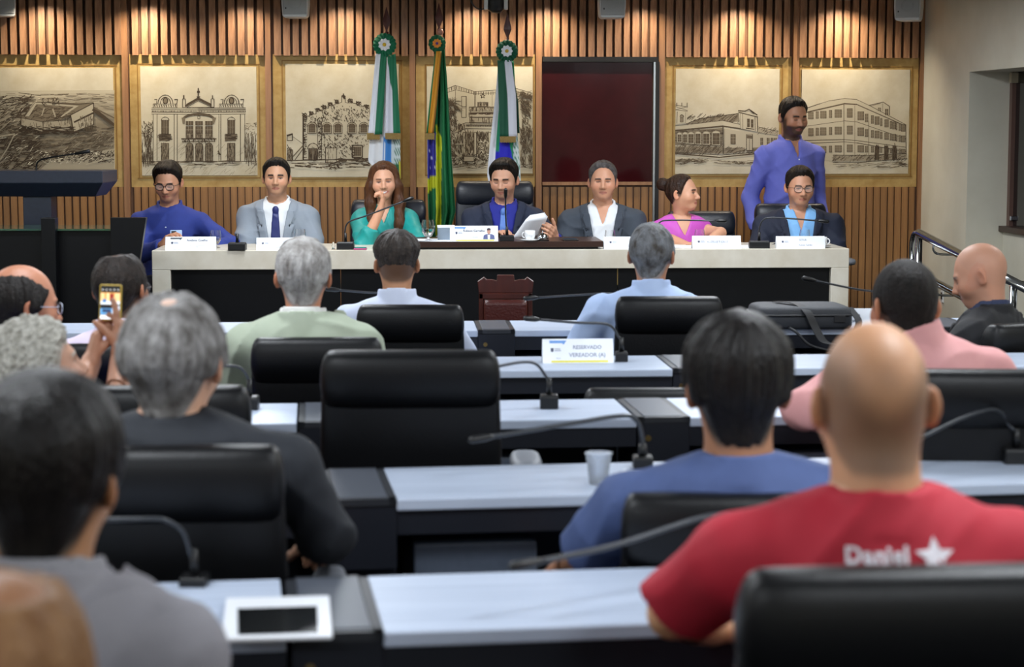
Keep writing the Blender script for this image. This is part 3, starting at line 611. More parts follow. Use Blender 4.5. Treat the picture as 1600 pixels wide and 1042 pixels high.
# ------------------------------------------------------------------ swivel chairs
def make_chair(leather):
    r_ = empty('swivel_chair', (0, 0, 0))
    n = 32
    mb = MB(); R = []
    for z, hw, ht in ((.40, .215, .02), (.41, .225, .03), (.55, .24, .034), (.70, .24, .034), (.83, .236, .032), (.86, .234, .026), (.93, .228, .02), (.945, .22, .012)):
        R.append([(x, y, z) for x, y, _ in superring(0, -.235-.13*(z-.42), 0, hw, ht, n, 5)])
    mb.loft(R); up = [mb.build('backrest', leather, r_, smooth=True)]
    mb = MB(); R = []
    for k in range(13):
        t = k/12*math.pi; z = .893-.078*math.cos(t); s_ = math.sin(t)**.75
        R.append([(x, y, z) for x, y, _ in superring(0, -.235-.13*(z-.42), 0, .20+.037*s_, .010+.050*s_, n, 5)])
    mb.loft(R); up.append(mb.build('headrest', leather, r_, smooth=True))
    mb = MB(); R = []
    for z, a_ in ((.36, .19), (.37, .225), (.41, .245), (.44, .235), (.455, .19)): R.append(superring(0, .02, z, a_, a_*1.02, n, 4.5))
    mb.loft(R); up.append(mb.build('seat', leather, r_, smooth=True))
    for sx in (-1, 1):
        mb = MB(); R = []
        for z, a_ in ((.600, .028), (.606, .040), (.625, .045), (.637, .040), (.642, .026)): R.append([(x, y*3.2-.0, z_) for x, y, z_ in superring(sx*.315, 0, z, a_, a_, 16, 3)])
        mb.loft(R); ar = mb.build('armrest', M['padgrey'], r_, smooth=True); up.append(ar)
        mb = MB()
        for yy in (-.045, .045): mb.tube([(sx*.305, yy, .60), (sx*.30, yy, .42), (sx*.24, yy, .385), (sx*.15, yy, .375)], .009, 8)
        mb.build('arm_post', M['chrome'], ar, smooth=True)
    mb = MB(); mb.box(-.05, .05, -.30, -.10, .33, .365); mb.box(-.04, .04, -.31, -.27, .33, .50); up.append(mb.build('back_bracket', M['micblack'], r_, bev=.005))
    mb = MB(); mb.lathe([(.03, .10), (.03, .26), (.018, .26), (.018, .36)], n=14); mb.build('column', M['chrome'], r_, smooth=False)
    mb = MB()
    for k in range(5):
        a_ = k*2*math.pi/5+.3; c, s_ = math.cos(a_), math.sin(a_); mb.tube([(0, 0, .11), (.15*c, .15*s_, .095), (.28*c, .28*s_, .07)], [.03, .022, .015], 8)
    mb.build('star_base', M['micblack'], r_, smooth=True)
    for k in range(5):
        a_ = k*2*math.pi/5+.3; c, s_ = math.cos(a_), math.sin(a_)
        mb = MB(); mb.tube([(.28*c-.018*s_, .28*s_+.018*c, .03), (.28*c+.018*s_, .28*s_-.018*c, .03)], .03, 12); mb.build('caster', M['micblack'], r_)
    return r_, len(up)
PROTO, _ = make_chair(M['leather'])
UPPER = ('backrest', 'headrest', 'seat', 'armrest', 'back_bracket')
used = [False]
def chair(cx_px, Y, top_py, width, label, group, rz=0.0, floor=0.0, leather=None):
    """a swivel chair whose back-top centre shows at (cx_px, top_py); Y is the depth of the back"""
    p = at(cx_px, top_py, Y); dz = p[2]-floor-.97
    root = PROTO if not used[0] else copy_tree(PROTO)
    used[0] = True
    off = Vector((0, -.30, 0)); off.rotate(Matrix.Rotation(rz, 3, 'Z'))
    root.location = (p[0]-off.x, Y-off.y, floor); root.rotation_euler = (0, 0, rz); root.scale = (width/.474, 1, 1)
    tag(root, label, 'chair', group)
    for ch in root.children:
        if ch.name.split('.')[0] in UPPER:
            ch.location = (0, 0, dz)
        if leather is not None and ch.name.split('.')[0] in ('backrest', 'headrest', 'seat'):
            ch.data = ch.data.copy(); ch.data.materials.clear(); ch.data.materials.append(leather)
    return root
G1 = 'black swivel chairs at the audience desks'
chair(641, 5.15, 547, .47, 'empty black leather swivel chair with its full back in view in the centre aisle', G1, .03)
chair(495, 6.5, 527, .435, 'black swivel chair behind the man in the pale green jacket', G1, .05)
chair(641, 7.9, 476, .43, 'black swivel chair behind the man in the white shirt', G1, -.03)
chair(1045, 7.9, 463, .43, 'black swivel chair behind the grey-haired man in the light blue shirt', G1, 0)
chair(283, 3.82, 696, .40, 'black swivel chair behind the grey-haired man in the dark shirt', G1, .04)
chair(1130, 3.84, 770, .40, 'black swivel chair behind the black-haired man in the denim blue shirt', G1, -.02)
chair(1425, 2.55, 885, .46, 'black swivel chair behind the bald man in the red shirt, nearest on the right', G1, .08)
chair(1560, 5.05, 577, .47, 'black swivel chair at the right edge behind the man in the pink shirt', G1, -.05)
chair(1612, 7.7, 503, .45, 'black swivel chair at the right edge behind the bald man in the black jacket', G1, .5)
chair(262, 5.0, 602, .42, 'black swivel chair behind the man filming with his phone', G1, .03)
chair(195, 6.5, 537, .43, 'black swivel chair behind the man with thinning hair in the pinkish white shirt', G1, 0)
chair(1018, 6.45, 606, .45, 'low black swivel chair pushed in at the desk with the reserved sign', G1, 0)
chair(-75, 6.15, 575, .43, 'black swivel chair under the balding man in the blue shirt at the left edge', G1, -.4)
chair(85, 2.36, 1075, .46, 'black swivel chair under the man in the grey jacket, its top below his shoulders', G1, -.1)
chair(-10, 1.55, 1300, .46, 'black swivel chair under the brown-haired head in the bottom left corner', G1, 0)
G2 = 'chairs behind the head table'
for px, py, w, lab, le in ((607, 312, .48, 'dark blue leather chair behind the woman in green', 'leather_blue'), (773, 283, .50, 'high-backed dark blue leather chair of the man reading papers in the middle', 'leather_blue'),
        (1095, 330, .44, 'dark leather chair behind the woman in the magenta top', 'leather_blue'), (1235, 318, .46, 'dark leather chair behind the seated man in the navy jacket', 'leather_blue'),
        (430, 345, .44, 'dark leather chair hidden behind the man in the light grey suit', 'leather'), (265, 345, .44, 'dark leather chair behind the man in the dark blue shirt with the phone', 'leather'), (943, 340, .44, 'dark leather chair hidden behind the man in the charcoal suit', 'leather')):
    chair(px, 12.72, py, w, lab, G2, math.pi+.04, .1, M[le])
# ------------------------------------------------------------------ audience desks
DZ = .73; DD = .43; PITCHX = .99; CW = .155
ROWS = dict(A=(3.77, .14, 905), B=(4.99, .14, 735), C=(6.20, .10, 627), D=(7.40, .07, 557), E=(8.80, .06, 500))
def row_point(rw_, px, off=0.0):      # where the far edge of a row's top crosses pixel column px
    y0, k, _ = ROWS[rw_]; d = ray(px, 600.0)
    t = (y0-off)/(d[1]-k*d[0]); return np.array([d[0]*t, d[1]*t, DZ])
wname = dict(A='front-most, nearest the camera', B='second row from the camera', C='third row from the camera', D='fourth row from the camera', E='row nearest the head table')
def desk_unit(rw_, s0, idx, label, ped=(.06, .36)):
    y0, k, _ = ROWS[rw_]; an = math.atan(k)
    # s0: x of the console's left side along the row, at the far edge; local frame: x along row, y away from camera, origin at near edge
    o = np.array([s0, y0+k*s0]); fwd = np.array([-math.sin(an), math.cos(an)])
    base = o-fwd*DD
    r_ = empty('desk', (base[0], base[1], 0), an, label, 'desk', 'grey audience desks, row %s' % wname[rw_])
    mb = MB(); mb.box(CW, PITCHX, 0, DD, DZ-.028, DZ); mb.build('tabletop', M['desk'], r_, bev=.004)
    mb = MB(); mb.box(CW, PITCHX, .01, .03, DZ-.085, DZ-.028); mb.box(CW, PITCHX, DD-.05, DD-.03, .12, DZ-.028); mb.build('apron', M['dgrey'], r_)
    mb = MB(); mb.box(CW+ped[0]-.03, CW+ped[1]-.03, .06, DD-.06, .06, DZ-.12); mb.build('pedestal', M['grey'], r_, bev=.004)
    mb = MB(); mb.box(0, CW, .03, DD, DZ-.20, DZ-.012); mb.box(.05, .09, .1, DD-.03, 0.02, DZ-.2); con = mb.build('console', M['dgrey'], r_, bev=.003)
    mb = MB()
    for q in ((0, .018, 0, DD), (CW-.018, CW, 0, DD), (0, CW, DD-.02, DD), (0, CW, 0, .02)): mb.box(*q, DZ-.014, DZ+.002)
    mb.build('lid_frame', M['lidframe'], con)
    mb = MB(); mb.box(.019, CW-.019, .021, DD-.021, DZ-.012, DZ+.004); mb.build('lid', M['lidgrey'], con, bev=.002)
    mb = MB(); mb.box(0, CW, .004, .03, DZ-.165, DZ-.014); mb.build('console_front', M['dgrey'], con, bev=.003)
    mb = MB(); mb.tube([(.03, -.001, DZ-.06), (.03, .006, DZ-.06)], .009, 12); mb.build('lock', M['brass'], con)
    mb = MB(); mb.box(PITCHX-.09, PITCHX-.05, DD-.10, DD-.04, .0, DZ-.028); mb.build('leg', M['dgrey'], r_)
    return r_
seat_words = ('far left', 'left', 'centre left', 'centre', 'right of centre', 'right', 'far right')
CONS = dict(A=442, B=500, C=963, D=1025, E=741)
PED = dict(A=(.06, .4), B=(.075, .365), C=(.30, .55), D=(.10, .44), E=(.03, .33))
for rw_ in 'ABCDE':
    y0, k, py = ROWS[rw_]
    s_ref = row_point(rw_, CONS[rw_])[0]
    lo_, hi_ = row_point(rw_, -60)[0], row_point(rw_, 1660)[0]
    n0 = math.floor((lo_-s_ref)/PITCHX); us = [i for i in range(n0, n0+9) if s_ref+i*PITCHX < hi_ and s_ref+(i+1)*PITCHX > lo_]
    for j, i in enumerate(us):
        desk_unit(rw_, s_ref+i*PITCHX, j, 'grey laminate desk, %s of %d along the %s' % (('first from left', 'second from left', 'third from left', 'fourth from left', 'fifth from left', 'sixth from left')[j], len(us), {'A': 'row nearest the camera', 'B': 'second row, with the plastic cup', 'C': 'third row', 'D': 'fourth row, with the reserved sign', 'E': 'row nearest the head table'}[rw_]), PED[rw_])

# ------------------------------------------------------------------ table microphones
G3 = 'black gooseneck microphones'
def mic(base, Y, bw, bh, path, label, r=.0045, tipr=.010, ztop=DZ, neck=.05, tipn=True, dep=.06):
    """base: pixel of the base box bottom centre; path: pixels (x, y, dY) of the gooseneck up to the capsule tip"""
    b = at(base[0], base[1], Y); b = np.array([b[0], b[1], ztop])
    r_ = empty('gooseneck_microphone', b, 0, label, 'microphone', G3)
    mb = MB(); mb.loft([[(-bw/2*s, -dep/2*s, z), (bw/2*s, -dep/2*s, z), (bw/2*s, dep/2*s, z), (-bw/2*s, dep/2*s, z)] for s, z in ((1, 0), (1, bh*.8), (.92, bh))]); mb.build('base', M['micblack'], r_, bev=.003)
    P = [at(x, y, Y+d) for x, y, d in path]
    s0 = np.array([b[0], b[1], ztop+bh]); mb = MB(); mb.tube([s0, s0+np.array([0, 0, neck])], [r*1.9, r*1.6], 8); mb.build('neck', M['micblack'], r_, True, smooth=True)
    pts = catmull([s0+np.array([0, 0, neck*.8])]+P, 7)
    mb = MB(); mb.tube(pts, r, 7); mb.build('gooseneck', M['micgrey'], r_, True, smooth=True)
    if tipn:
        d = pts[-1]-pts[-4]; d /= np.linalg.norm(d); e = pts[-1]
        mb = MB(); mb.tube([e-d*.01, e, e+d*.012, e+d*.05, e+d*.058], [r, tipr*.75, tipr, tipr, tipr*.5], 10); mb.build('capsule', M['micblack'], r_, True, smooth=True)
    return r_
mic((858, 634), 6.02, .056, .042, [(853, 588, 0), (838, 569, -.02), (815, 566, -.05), (770, 574, -.15)], 'gooseneck microphone on the desk just right of the empty centre chair', neck=.05)
mic((971, 560), 7.25, .045, .036, [(966, 525, 0), (950, 507, -.02), (900, 504, -.05), (840, 499, -.12)], 'gooseneck microphone beside the reserved sign', neck=.05, r=.005)
mic((980, 505), 8.55, .05, .036, [(975, 470, 0), (955, 459, -.02), (900, 461, -.05), (838, 465, -.1)], 'gooseneck microphone reaching from in front of the light blue shirt', neck=.03)
mic((640, 505), 8.55, .05, .036, [(630, 470, 0), (610, 459, -.02), (575, 457, -.05), (528, 453, -.1)], 'gooseneck microphone in front of the man in the white shirt', neck=.03)
mic((1004, 728), 4.95, .05, .03, [(1003, 680, 0), (994, 656, -.02), (968, 650, -.05), (880, 664, -.1), (765, 683, -.2)], 'long gooseneck microphone slanting across below the empty centre chair', r=.006, tipr=.009, neck=.03)
mic((1190, 903), 3.72, .06, .035, [(1188, 845, 0), (1172, 810, -.02), (1140, 803, -.05), (1085, 812, -.1), (960, 852, -.2), (838, 878, -.3)], 'large blurred gooseneck microphone in front of the man in red', r=.0055, tipr=.009, neck=.03)
mic((304, 922), 3.66, .05, .018, [(299, 870, 0), (285, 830, -.02), (255, 812, -.05), (215, 811, -.1), (160, 812, -.2)], 'gooseneck microphone behind the shoulder of the man in the grey jacket', r=.0045, neck=.05)
mic((1588, 722), 5.02, .07, .04, [(1577, 665, 0), (1565, 645, -.02), (1545, 640, -.05), (1500, 655, -.1), (1440, 684, -.2)], 'gooseneck microphone at the right edge beside the bald man in red', r=.005, neck=.05)
mic((390, 639), 6.0, .055, .04, [(388, 592, 0), (380, 578, -.02), (366, 572, -.05), (340, 573, -.1)], 'gooseneck microphone between the grey-haired man and the green jacket', neck=.05)
mic((1420, 512), 8.45, .05, .036, [(1410, 470, 0), (1390, 458, -.02), (1340, 452, -.05), (1272, 438, -.12)], 'gooseneck microphone in front of the man in the pink shirt reaching over the bag', neck=.03)
# head table microphones
def tmic(base, path, label, bw=.10, bh=.045, off=.06, z=None, **k):
    Y = T(base[0], base[1], off)[1]
    return mic(base, Y, bw, bh, path, label, r=.0048, tipr=.011, ztop=z or TZ, neck=.05, **k)
r_ = tmic((371, 393), [(371, 378, 0)], 'flat black microphone base left of the grey-suited man', off=.03, tipn=False, dep=.08)
tmic((540, 392), [(539, 362, 0), (545, 347, -.02), (575, 336, -.04), (632, 314, -.08)], 'gooseneck microphone in front of the woman in green')
tmic((792, 377), [(791, 352, 0), (790, 330, -.03), (790, 308, -.07)], 'upright gooseneck microphone at the mouth of the man reading papers', bw=.085, bh=.035, z=RZ)
tmic((1012, 390), [(1018, 365, 0), (1030, 348, -.02), (1050, 344, -.03), (1120, 345, -.06)], 'gooseneck microphone in front of the woman in magenta')
tmic((1186, 389), [(1186, 360, 0), (1192, 344, -.02), (1210, 340, -.03), (1280, 345, -.06)], 'gooseneck microphone in front of the man in the navy jacket', bw=.12)

# ------------------------------------------------------------------ things on the desks and the table
def flat_on(P0, ux, uz, V):   # 2d text verts onto a plane
    return [P0+ux*v[0]+uz*v[1] for v in V]
def tent_card(c, w, h, rz, label, lines, z=TZ, stripe=False, logo=True, blue='ink_blue', portrait=False):
    r_ = empty('name_card', (c[0], c[1], z), rz, label, 'name card', None)
    d = h*.36
    mb = MB(); t = .002
    mb.prism([(-w/2, -d, 0), (-w/2, 0, h), (-w/2, d, 0), (-w/2, d-t*2, 0), (-w/2, 0, h-t*3), (-w/2, -d+t*2, 0)], (w, 0, 0)); mb.build('card', M['white'], r_)
    nrm = np.array([0, -h, d])/math.hypot(h, d); uz = np.array([0, d, h])/math.hypot(h, d); H = math.hypot(h, d); ux = np.array([1., 0, 0]); O = np.array([0, -d, 0])+nrm*.0006
    for s, x, y, size, mt, bold in lines:
        V, F = text2d(s, size*H, bold*H); mb = MB(); mb.add(flat_on(O+ux*x*w+uz*y*H, ux, uz, V), F); mb.build('lettering', M[mt], r_)
    def quad(pts, m, nm, off=.0002):
        mb = MB(); mb.add([O+nrm*off+ux*(x*w)+uz*(y*H) for x, y in pts], [tuple(range(len(pts)))]); mb.build(nm, M[m], r_)
    if stripe: quad([(-.38, .03), (.42, .03), (.42, .11), (-.38, .11)], 'ink_yellow', 'stripe')
    if blue: quad([(-.4, .93), (-.16, .93), (-.2, .76), (-.225, .82), (-.4, .82)], blue, 'banner')
    if logo:
        quad([(-.385, .62), (-.345, .62), (-.345, .5), (-.365, .45), (-.385, .5)], 'ink_dark', 'crest')
        quad([(-.33, .60), (-.25, .60), (-.25, .57), (-.33, .57)], 'ink_grey', 'caption'); quad([(-.33, .53), (-.24, .53), (-.24, .50), (-.33, .50)], 'ink_grey', 'caption')
    if portrait:
        sk = M.setdefault('pskin', mat('portrait_skin', '#b98a78', .6)); M.setdefault('psuit', mat('portrait_suit', '#5b6290', .6)); M.setdefault('phair', mat('portrait_hair', '#41303a', .6))
        el = lambda cx, cy, rx, ry, n=14: [(cx+rx*math.cos(2*math.pi*i/n), cy+ry*math.sin(2*math.pi*i/n)) for i in range(n)]
        quad([(.19, .14), (.43, .14), (.42, .38), (.37, .46), (.25, .46), (.20, .38)], 'psuit', 'portrait_suit', .0003); quad([(.285, .14), (.33, .14), (.335, .42), (.28, .42)], 'white', 'portrait_shirt', .0004)
        quad(el(.308, .62, .036, .17), 'pskin', 'portrait_face', .0005); quad([(.270, .70), (.285, .70), (.33, .72), (.346, .70), (.345, .82), (.31, .86), (.272, .82)], 'phair', 'portrait_hair', .0006)
    return r_
GY = 'ink_grey'; GD = 'ink_dark'
def card_px(px0, px1, pyb, pyt, off, label, lines, z=TZ, **k):
    a, b = T(px0, pyb, off), T(px1, pyb, off); c = (a+b)/2; w = np.linalg.norm(b-a); h = (pyb-pyt)/FPX*c[1]
    return tent_card(c, w, h, tang, label, lines, z, **k)
card_px(259, 338, 394, 373, .05, 'white name card with a grey banner, leftmost on the marble table', [('Antônio Coelho', .13, .66, .22, GD, .004), ('_____________________', .13, .36, .10, GY, .002), ('PMN', .13, .2, .1, GY, 0), ('Câmara Natal', -.27, .06, .1, GY, 0)], blue='lidgrey')
card_px(401, 476, 392, 373, .05, 'white name card in front of the man in the grey suit', [('SETE', .12, .58, .22, GY, .003), ('Gustavo Brandão', .08, .18, .2, GY, .003)], blue=None)
card_px(703, 778, 377, 353, .06, 'name card with a small portrait and yellow stripe on the walnut riser', [('Robson Carvalho', .0, .62, .19, GD, .004), ('Vereador', .03, .24, .1, GY, 0)], z=RZ, stripe=True, portrait=True)
card_px(943, 1022, 391, 372, .05, 'white name card in front of the man in the charcoal suit', [('TRE', .05, .5, .2, GY, .003), ('Dr. Fernando Araújo', .05, .2, .16, GY, .002)], blue=None)
card_px(1081, 1157, 390, 370, .05, 'white name card in front of the woman in magenta', [('ALIZELLE T CRUZ', .02, .46, .2, GY, .003), ('_____________________', .02, .32, .09, GY, .001)], blue=None)
card_px(1212, 1288, 389, 370, .05, 'white name card in front of the man in the navy jacket', [('SETUR', .05, .62, .2, GY, .003), ('Renata Galvão', .1, .22, .18, GY, .003)], blue=None)
a, b = at(847, 562, 7.22), at(958, 562, 7.22); c = (a+b)/2
tent_card(c, b[0]-a[0], 37/FPX*7.22, math.atan(.07), 'reserved seat sign with a yellow stripe standing on a grey desk', [('RESERVADO', .13, .58, .21, GY, .006), ('VEREADOR (A)', .13, .26, .22, GY, .006), ('Natal', -.28, .18, .08, GY, 0)], z=DZ, stripe=True)
a, b = at(1262, 499, 8.6), at(1364, 499, 8.6); c = (a+b)/2
tent_card(c, b[0]-a[0], 26/FPX*8.6, math.atan(.06), 'reserved seat sign behind the laptop bag at the right', [('RESERVADO', .12, .5, .24, GD, .006), ('VEREADOR (A)', .12, .18, .22, GD, .006)], z=DZ, blue=None, logo=False)
def goblet(px, py, h, label, z=TZ, off=.15, fill=.45):
    c = T(px, py, off); r_ = empty('water_glass', (c[0], c[1], z), 0, label, 'glass', 'stemmed water glasses on the head table'); s = h/.12
    mb = MB(); mb.lathe([(.001, 0), (.030*s, 0), (.030*s, .004*s), (.008*s, .010*s), (.007*s, .022*s), (.022*s, .030*s), (.036*s, .055*s), (.038*s, .08*s), (.033*s, .12*s), (.031*s, .12*s), (.036*s, .08*s), (.034*s, .055*s), (.020*s, .033*s), (.001, .032*s)], n=28); mb.build('bowl', M['glass'], r_)
    if fill: mb = MB(); mb.lathe([(.001, .0335*s), (.019*s, .0345*s), (.0325*s, .055*s), (.0335*s, .068*s), (.001, .068*s)], n=28); mb.build('water', M['water'], r_)
for px, py, h, lab, z, off in ((337, 384, .105, 'water glass at the left hand of the man with the phone', TZ, .25), (469, 385, .11, 'water glass behind the card of the grey-suited man', TZ, .25), (669, 377, .125, 'half-full water glass on the walnut riser beside the flag', RZ, .08), (953, 384, .10, 'water glass behind the card of the man in the charcoal suit', TZ, .25), (1093, 382, .10, 'water glass in the hands of the woman in magenta', TZ, .3), (1257, 382, .10, 'water glass behind the card of the man in the navy jacket', TZ, .25)): goblet(px, py, h, lab, z, off)
def cup(px, py, label, z=TZ, off=.12, side=1):
    c = T(px, py, off); r_ = empty('coffee_cup', (c[0], c[1], z), 0, label, 'cup', 'white coffee cups on the head table')
    mb = MB(); mb.lathe([(.02, .006), (.024, .008), (.031, .03), (.031, .062), (.029, .062), (.027, .03), (.02, .012), (.001, .012)], n=20); mb.build('body', M['porcelain'], r_, smooth=True)
    mb = MB(); mb.tube([(side*(.030+.016*math.sin(t)), 0, .036-.016*math.cos(t)) for t in np.linspace(0, math.pi, 9)], .0042, 8); mb.build('handle', M['porcelain'], r_, smooth=True)
    mb = MB(); mb.lathe([(.001, 0), (.032, 0), (.055, .009), (.054, .011), (.03, .004), (.001, .004)], n=24); mb.build('saucer', M['porcelain'], r_, smooth=True)
cup(481, 389, 'white cup behind the name card of the grey-suited man'); cup(828, 376, 'white espresso cup on a saucer on the walnut riser', RZ, .06, -1); cup(1284, 388, 'white cup at the right end of the marble table')
c = T(848, 377, .08); r_ = empty('desk_bell', (c[0], c[1], RZ), 0, 'chrome desk bell beside the espresso cup', 'bell')
mb = MB(); mb.lathe([(.001, 0), (.038, 0), (.038, .006), (.001, .006)], n=20); mb.build('base', M['micblack'], r_)
mb = MB(); mb.lathe([(.035, .01), (.034, .022), (.025, .038), (.008, .046), (.001, .047)], n=20); mb.build('dome', M['chrome'], r_, smooth=True)
mb = MB(); mb.lathe([(.003, .045), (.003, .055), (.007, .057), (.001, .060)], n=10); mb.build('plunger', M['chrome'], r_, smooth=True)
def slab(name, pts_px, z, t, m, label, cat, bev=.003):
    P = [atz(x, y, z) for x, y in pts_px]; c = sum(P)/len(P); r_ = empty(name, c, 0, label, cat)
    return r_, P
c = T(563, 392, .06); r_ = empty('phone', (c[0], c[1], TZ), .05, 'pink phone lying flat on the marble beside the microphone', 'phone')
mb = MB(); mb.box(-.038, .038, -.06, .06, 0, .009); mb.build('case', mat('pink_case', '#c4487c', .4), r_, bev=.004)
mb = MB(); mb.box(-.034, .034, -.056, .056, .009, .0105); mb.build('screen', M['glass_dark'], r_)
c = T(890, 377.5, .12); r_ = empty('phone', (c[0], c[1], RZ), .1, 'black phone lying flat on the walnut riser near the charcoal suit', 'phone')
mb = MB(); mb.box(-.045, .045, -.07, .07, 0, .009); mb.build('case', M['micblack'], r_, bev=.004)
mb = MB(); mb.box(-.04, .04, -.065, .065, .009, .0105); mb.build('screen', M['glass_dark'], r_)
c = T(521, 391, .05); r_ = empty('glass_ornament', (c[0], c[1], TZ), 0, 'tiny clear glass trinket beside the microphone base', 'ornament')
mb = MB(); mb.lathe([(.001, 0), (.012, 0), (.006, .012), (.011, .022), (.004, .034), (.007, .04), (.001, .046)], n=12); mb.build('figure', M['glass'], r_, smooth=True)
mb = MB(); mb.lathe([(.001, 0), (.009, 0), (.006, .01), (.001, .014)], (.025, 0, 0), n=12); mb.build('bead', M['glass'], r_, smooth=True)
# papers
def sheet(px, py, w, d, rz, z, off, label, n=3):
    c = T(px, py, off); r_ = empty('paper_stack', (c[0], c[1], z), rz, label, 'papers')
    for k in range(n):
        mb = MB(); a_ = .05*(k-1); q = [(x*math.cos(a_)-y*math.sin(a_), x*math.sin(a_)+y*math.cos(a_)) for x, y in ((-w/2, -d/2), (w/2, -d/2), (w/2, d/2), (-w/2, d/2))]
        mb.hexa([(*p_, k*.002) for p_ in q]+[(*p_, k*.002+.0018) for p_ in q]); mb.build('sheet', M['white'], r_)
sheet(675, 376, .30, .21, .05, RZ, .13, 'loose white papers under the water glass on the riser')
sheet(1062, 389, .26, .2, .1, TZ, .18, 'white papers left of the card of the woman in magenta'); sheet(1167, 388, .16, .2, -.3, TZ, .18, 'white papers between the two right-hand name cards')
c = T(697, 377, .16); r_ = empty('tissue_box', (c[0], c[1], RZ), .05, 'small grey box half hidden behind the portrait name card', 'box')
mb = MB(); mb.box(-.05, .05, -.05, .05, 0, .085); mb.build('carton', mat('carton', '#8795a3', .6), r_, bev=.002); mb = MB(); mb.box(-.051, .051, -.051, .051, .075, .088); mb.build('lid', M['white'], r_, bev=.002)
# tablet, plastic cup, napkin on the near desks
TBL = [(345, 1005), (520, 1000), (515, 937), (353, 941)]; P = [atz(x, y, DZ+.004) for x, y in TBL]; c = sum(P)/4
r_ = empty('tablet', c, 0, 'white framed tablet lying on the nearest grey desk', 'tablet')
mb = MB(); mb.prism(P, (0, 0, .009)); mb.build('body', mat('tablet_white', '#e9ecf2', .3), r_, True, bev=.004)
S = [(372, 992), (497, 988), (495, 947), (369+2, 951)]; Q = [atz(x, y, DZ+.0135) for x, y in S]; mb = MB(); mb.prism(Q, (0, 0, .0006)); mb.build('screen', mat('tablet_screen', '#0b0d0e', .2, spec=.15), r_, True)
c = atz(935, 756, DZ); r_ = empty('plastic_cup', c, 0, 'clear disposable plastic cup standing on the second row desk', 'cup')
k_ = c[1]/FPX; mb = MB(); H = 50*k_*1.0; rb, rt = 14.5*k_, 20.5*k_
mb.lathe([(.001, 0), (rb, 0), (rb, .002)]+[(rb+(rt-rb)*t+(.0006 if i % 2 else 0), H*t) for i, t in enumerate(np.linspace(.04, .96, 12))]+[(rt+.0025, H*.97), (rt+.0025, H), (rt-.001, H), (rb-.001, .004), (.001, .004)], n=28); mb.build('wall', mat('cup_plastic', '#eef3fa', .25, trans=.75, ior=1.2), r_, smooth=True)
c = atz(974, 748, DZ); r_ = empty('napkin', c, .4, 'small crumpled white napkin beside the plastic cup', 'napkin')
V = []; F = []
for i in range(9):
    for j in range(9): x, y = (i-4)/4, (j-4)/4; V.append((x*.018, y*.03, .002+.022*max(0, 1-x*x-y*y*.8)*(.7+.5*math.sin(5*x+3*y)*math.cos(4*y))))
F = [(i*9+j, (i+1)*9+j, (i+1)*9+j+1, i*9+j+1) for i in range(8) for j in range(8)]
mb = MB(); mb.add(V, F); mb.build('paper', M['white'], r_, smooth=True)
# laptop bag
c = at(1252, 508, 8.52); r_ = empty('laptop_bag', (c[0], c[1], DZ), .06, 'black laptop bag lying flat on the desk with its strap hanging over the edge', 'bag')
bagm = mat('bag_nylon', '#2a2d33', .6, bump=(300, .3, (1, 1, 1))); bagd = mat('bag_dark', '#16171b', .55)
k_ = 8.52/FPX; w = 152*k_; h = 34*k_
mb = MB(); mb.loft([superring(0, .05, z, w/2*a_, .16*a_, 32, 7) for z, a_ in ((0, .96), (.012, 1), (h*.55, 1), (h*.86, .97), (h*.95, .93), (h, .85))]); mb.build('body', bagm, r_, smooth=True)
mb = MB(); mb.tube([(x, y, h*.62) for x, y, _ in superring(0, .05, 0, w/2+.001, .161, 40, 7)]+[(w/2+.001, .05, h*.62)], .005, 6); mb.build('zip', bagd, r_, smooth=True)
mb = MB(); mb.box(w*.28, w*.40, -.114, -.108, h*.3, h*.62); mb.build('pocket_patch', bagd, r_, bev=.002)
def ribbon(pts, wv, nm, m, parent, t=.003):
    P = catmull(pts, 8); wv = np.array(wv); mb = MB(); V = []
    for p_ in P: V += [p_-wv, p_+wv]
    F = [(2*i, 2*i+1, 2*i+3, 2*i+2) for i in range(len(P)-1)]; mb.add(V, F); o = mb.build(nm, m, parent); md = o.modifiers.new('t', 'SOLIDIFY'); md.thickness = t; return o
ribbon([(-.09, .12, h+.004), (-.03, .0, h+.008), (.0, -.115, h*.8), (.03, -.14, .01), (.06, -.165, -.045), (.10, -.17, -.06)], (.018, .006, 0), 'strap', bagd, r_)
ribbon([(.2, -.04, h*.9), (.22, -.12, h*.4), (.205, -.14, 0), (.19, -.16, -.03)], (.015, .004, 0), 'strap', bagd, r_)
mb = MB(); mb.tube(catmull([(-.08, -.12, .01), (-.05, -.16, -.01), (.0, -.175, -.06), (.10, -.18, -.085), (.2, -.17, -.095), (.26, -.16, -.05)], 6), .006, 6); mb.build('carry_handle', bagd, r_, smooth=True)
# old wooden chair in front of the head table
c = at(790, 500, 9.6); s = 9.6/FPX; r_ = empty('carved_chair', (c[0], 9.6, 0), 0, 'carved mahogany chair with a crenellated crest and leather back before the head table', 'chair')
zt = at(790, 430, 9.6)[2]; zr = at(790, 458, 9.6)[2]; hw = 42*s
mb = MB()
for sx in (-1, 1): mb.box(sx*hw-.022*(sx > 0)-.0*(sx < 0), sx*hw+.022*(sx < 0), .0, .05, 0, zr)
mb.box(-hw, hw, 0, .05, zr-.03, zr); mb.build('frame', M['mahogany'], r_, bev=.004)
prof = [(-42, 458), (-44, 440), (-34, 433), (-30, 437), (-21, 437), (-14, 439), (-13, 430), (13, 430), (14, 439), (21, 437), (30, 437), (34, 433), (44, 440), (42, 458)]
mb = MB(); mb.prism([(x*s, 0.005, zr+(458-y)*s) for x, y in prof], (0, .04, 0)); mb.build('crest', M['mahogany'], r_, bev=.003)
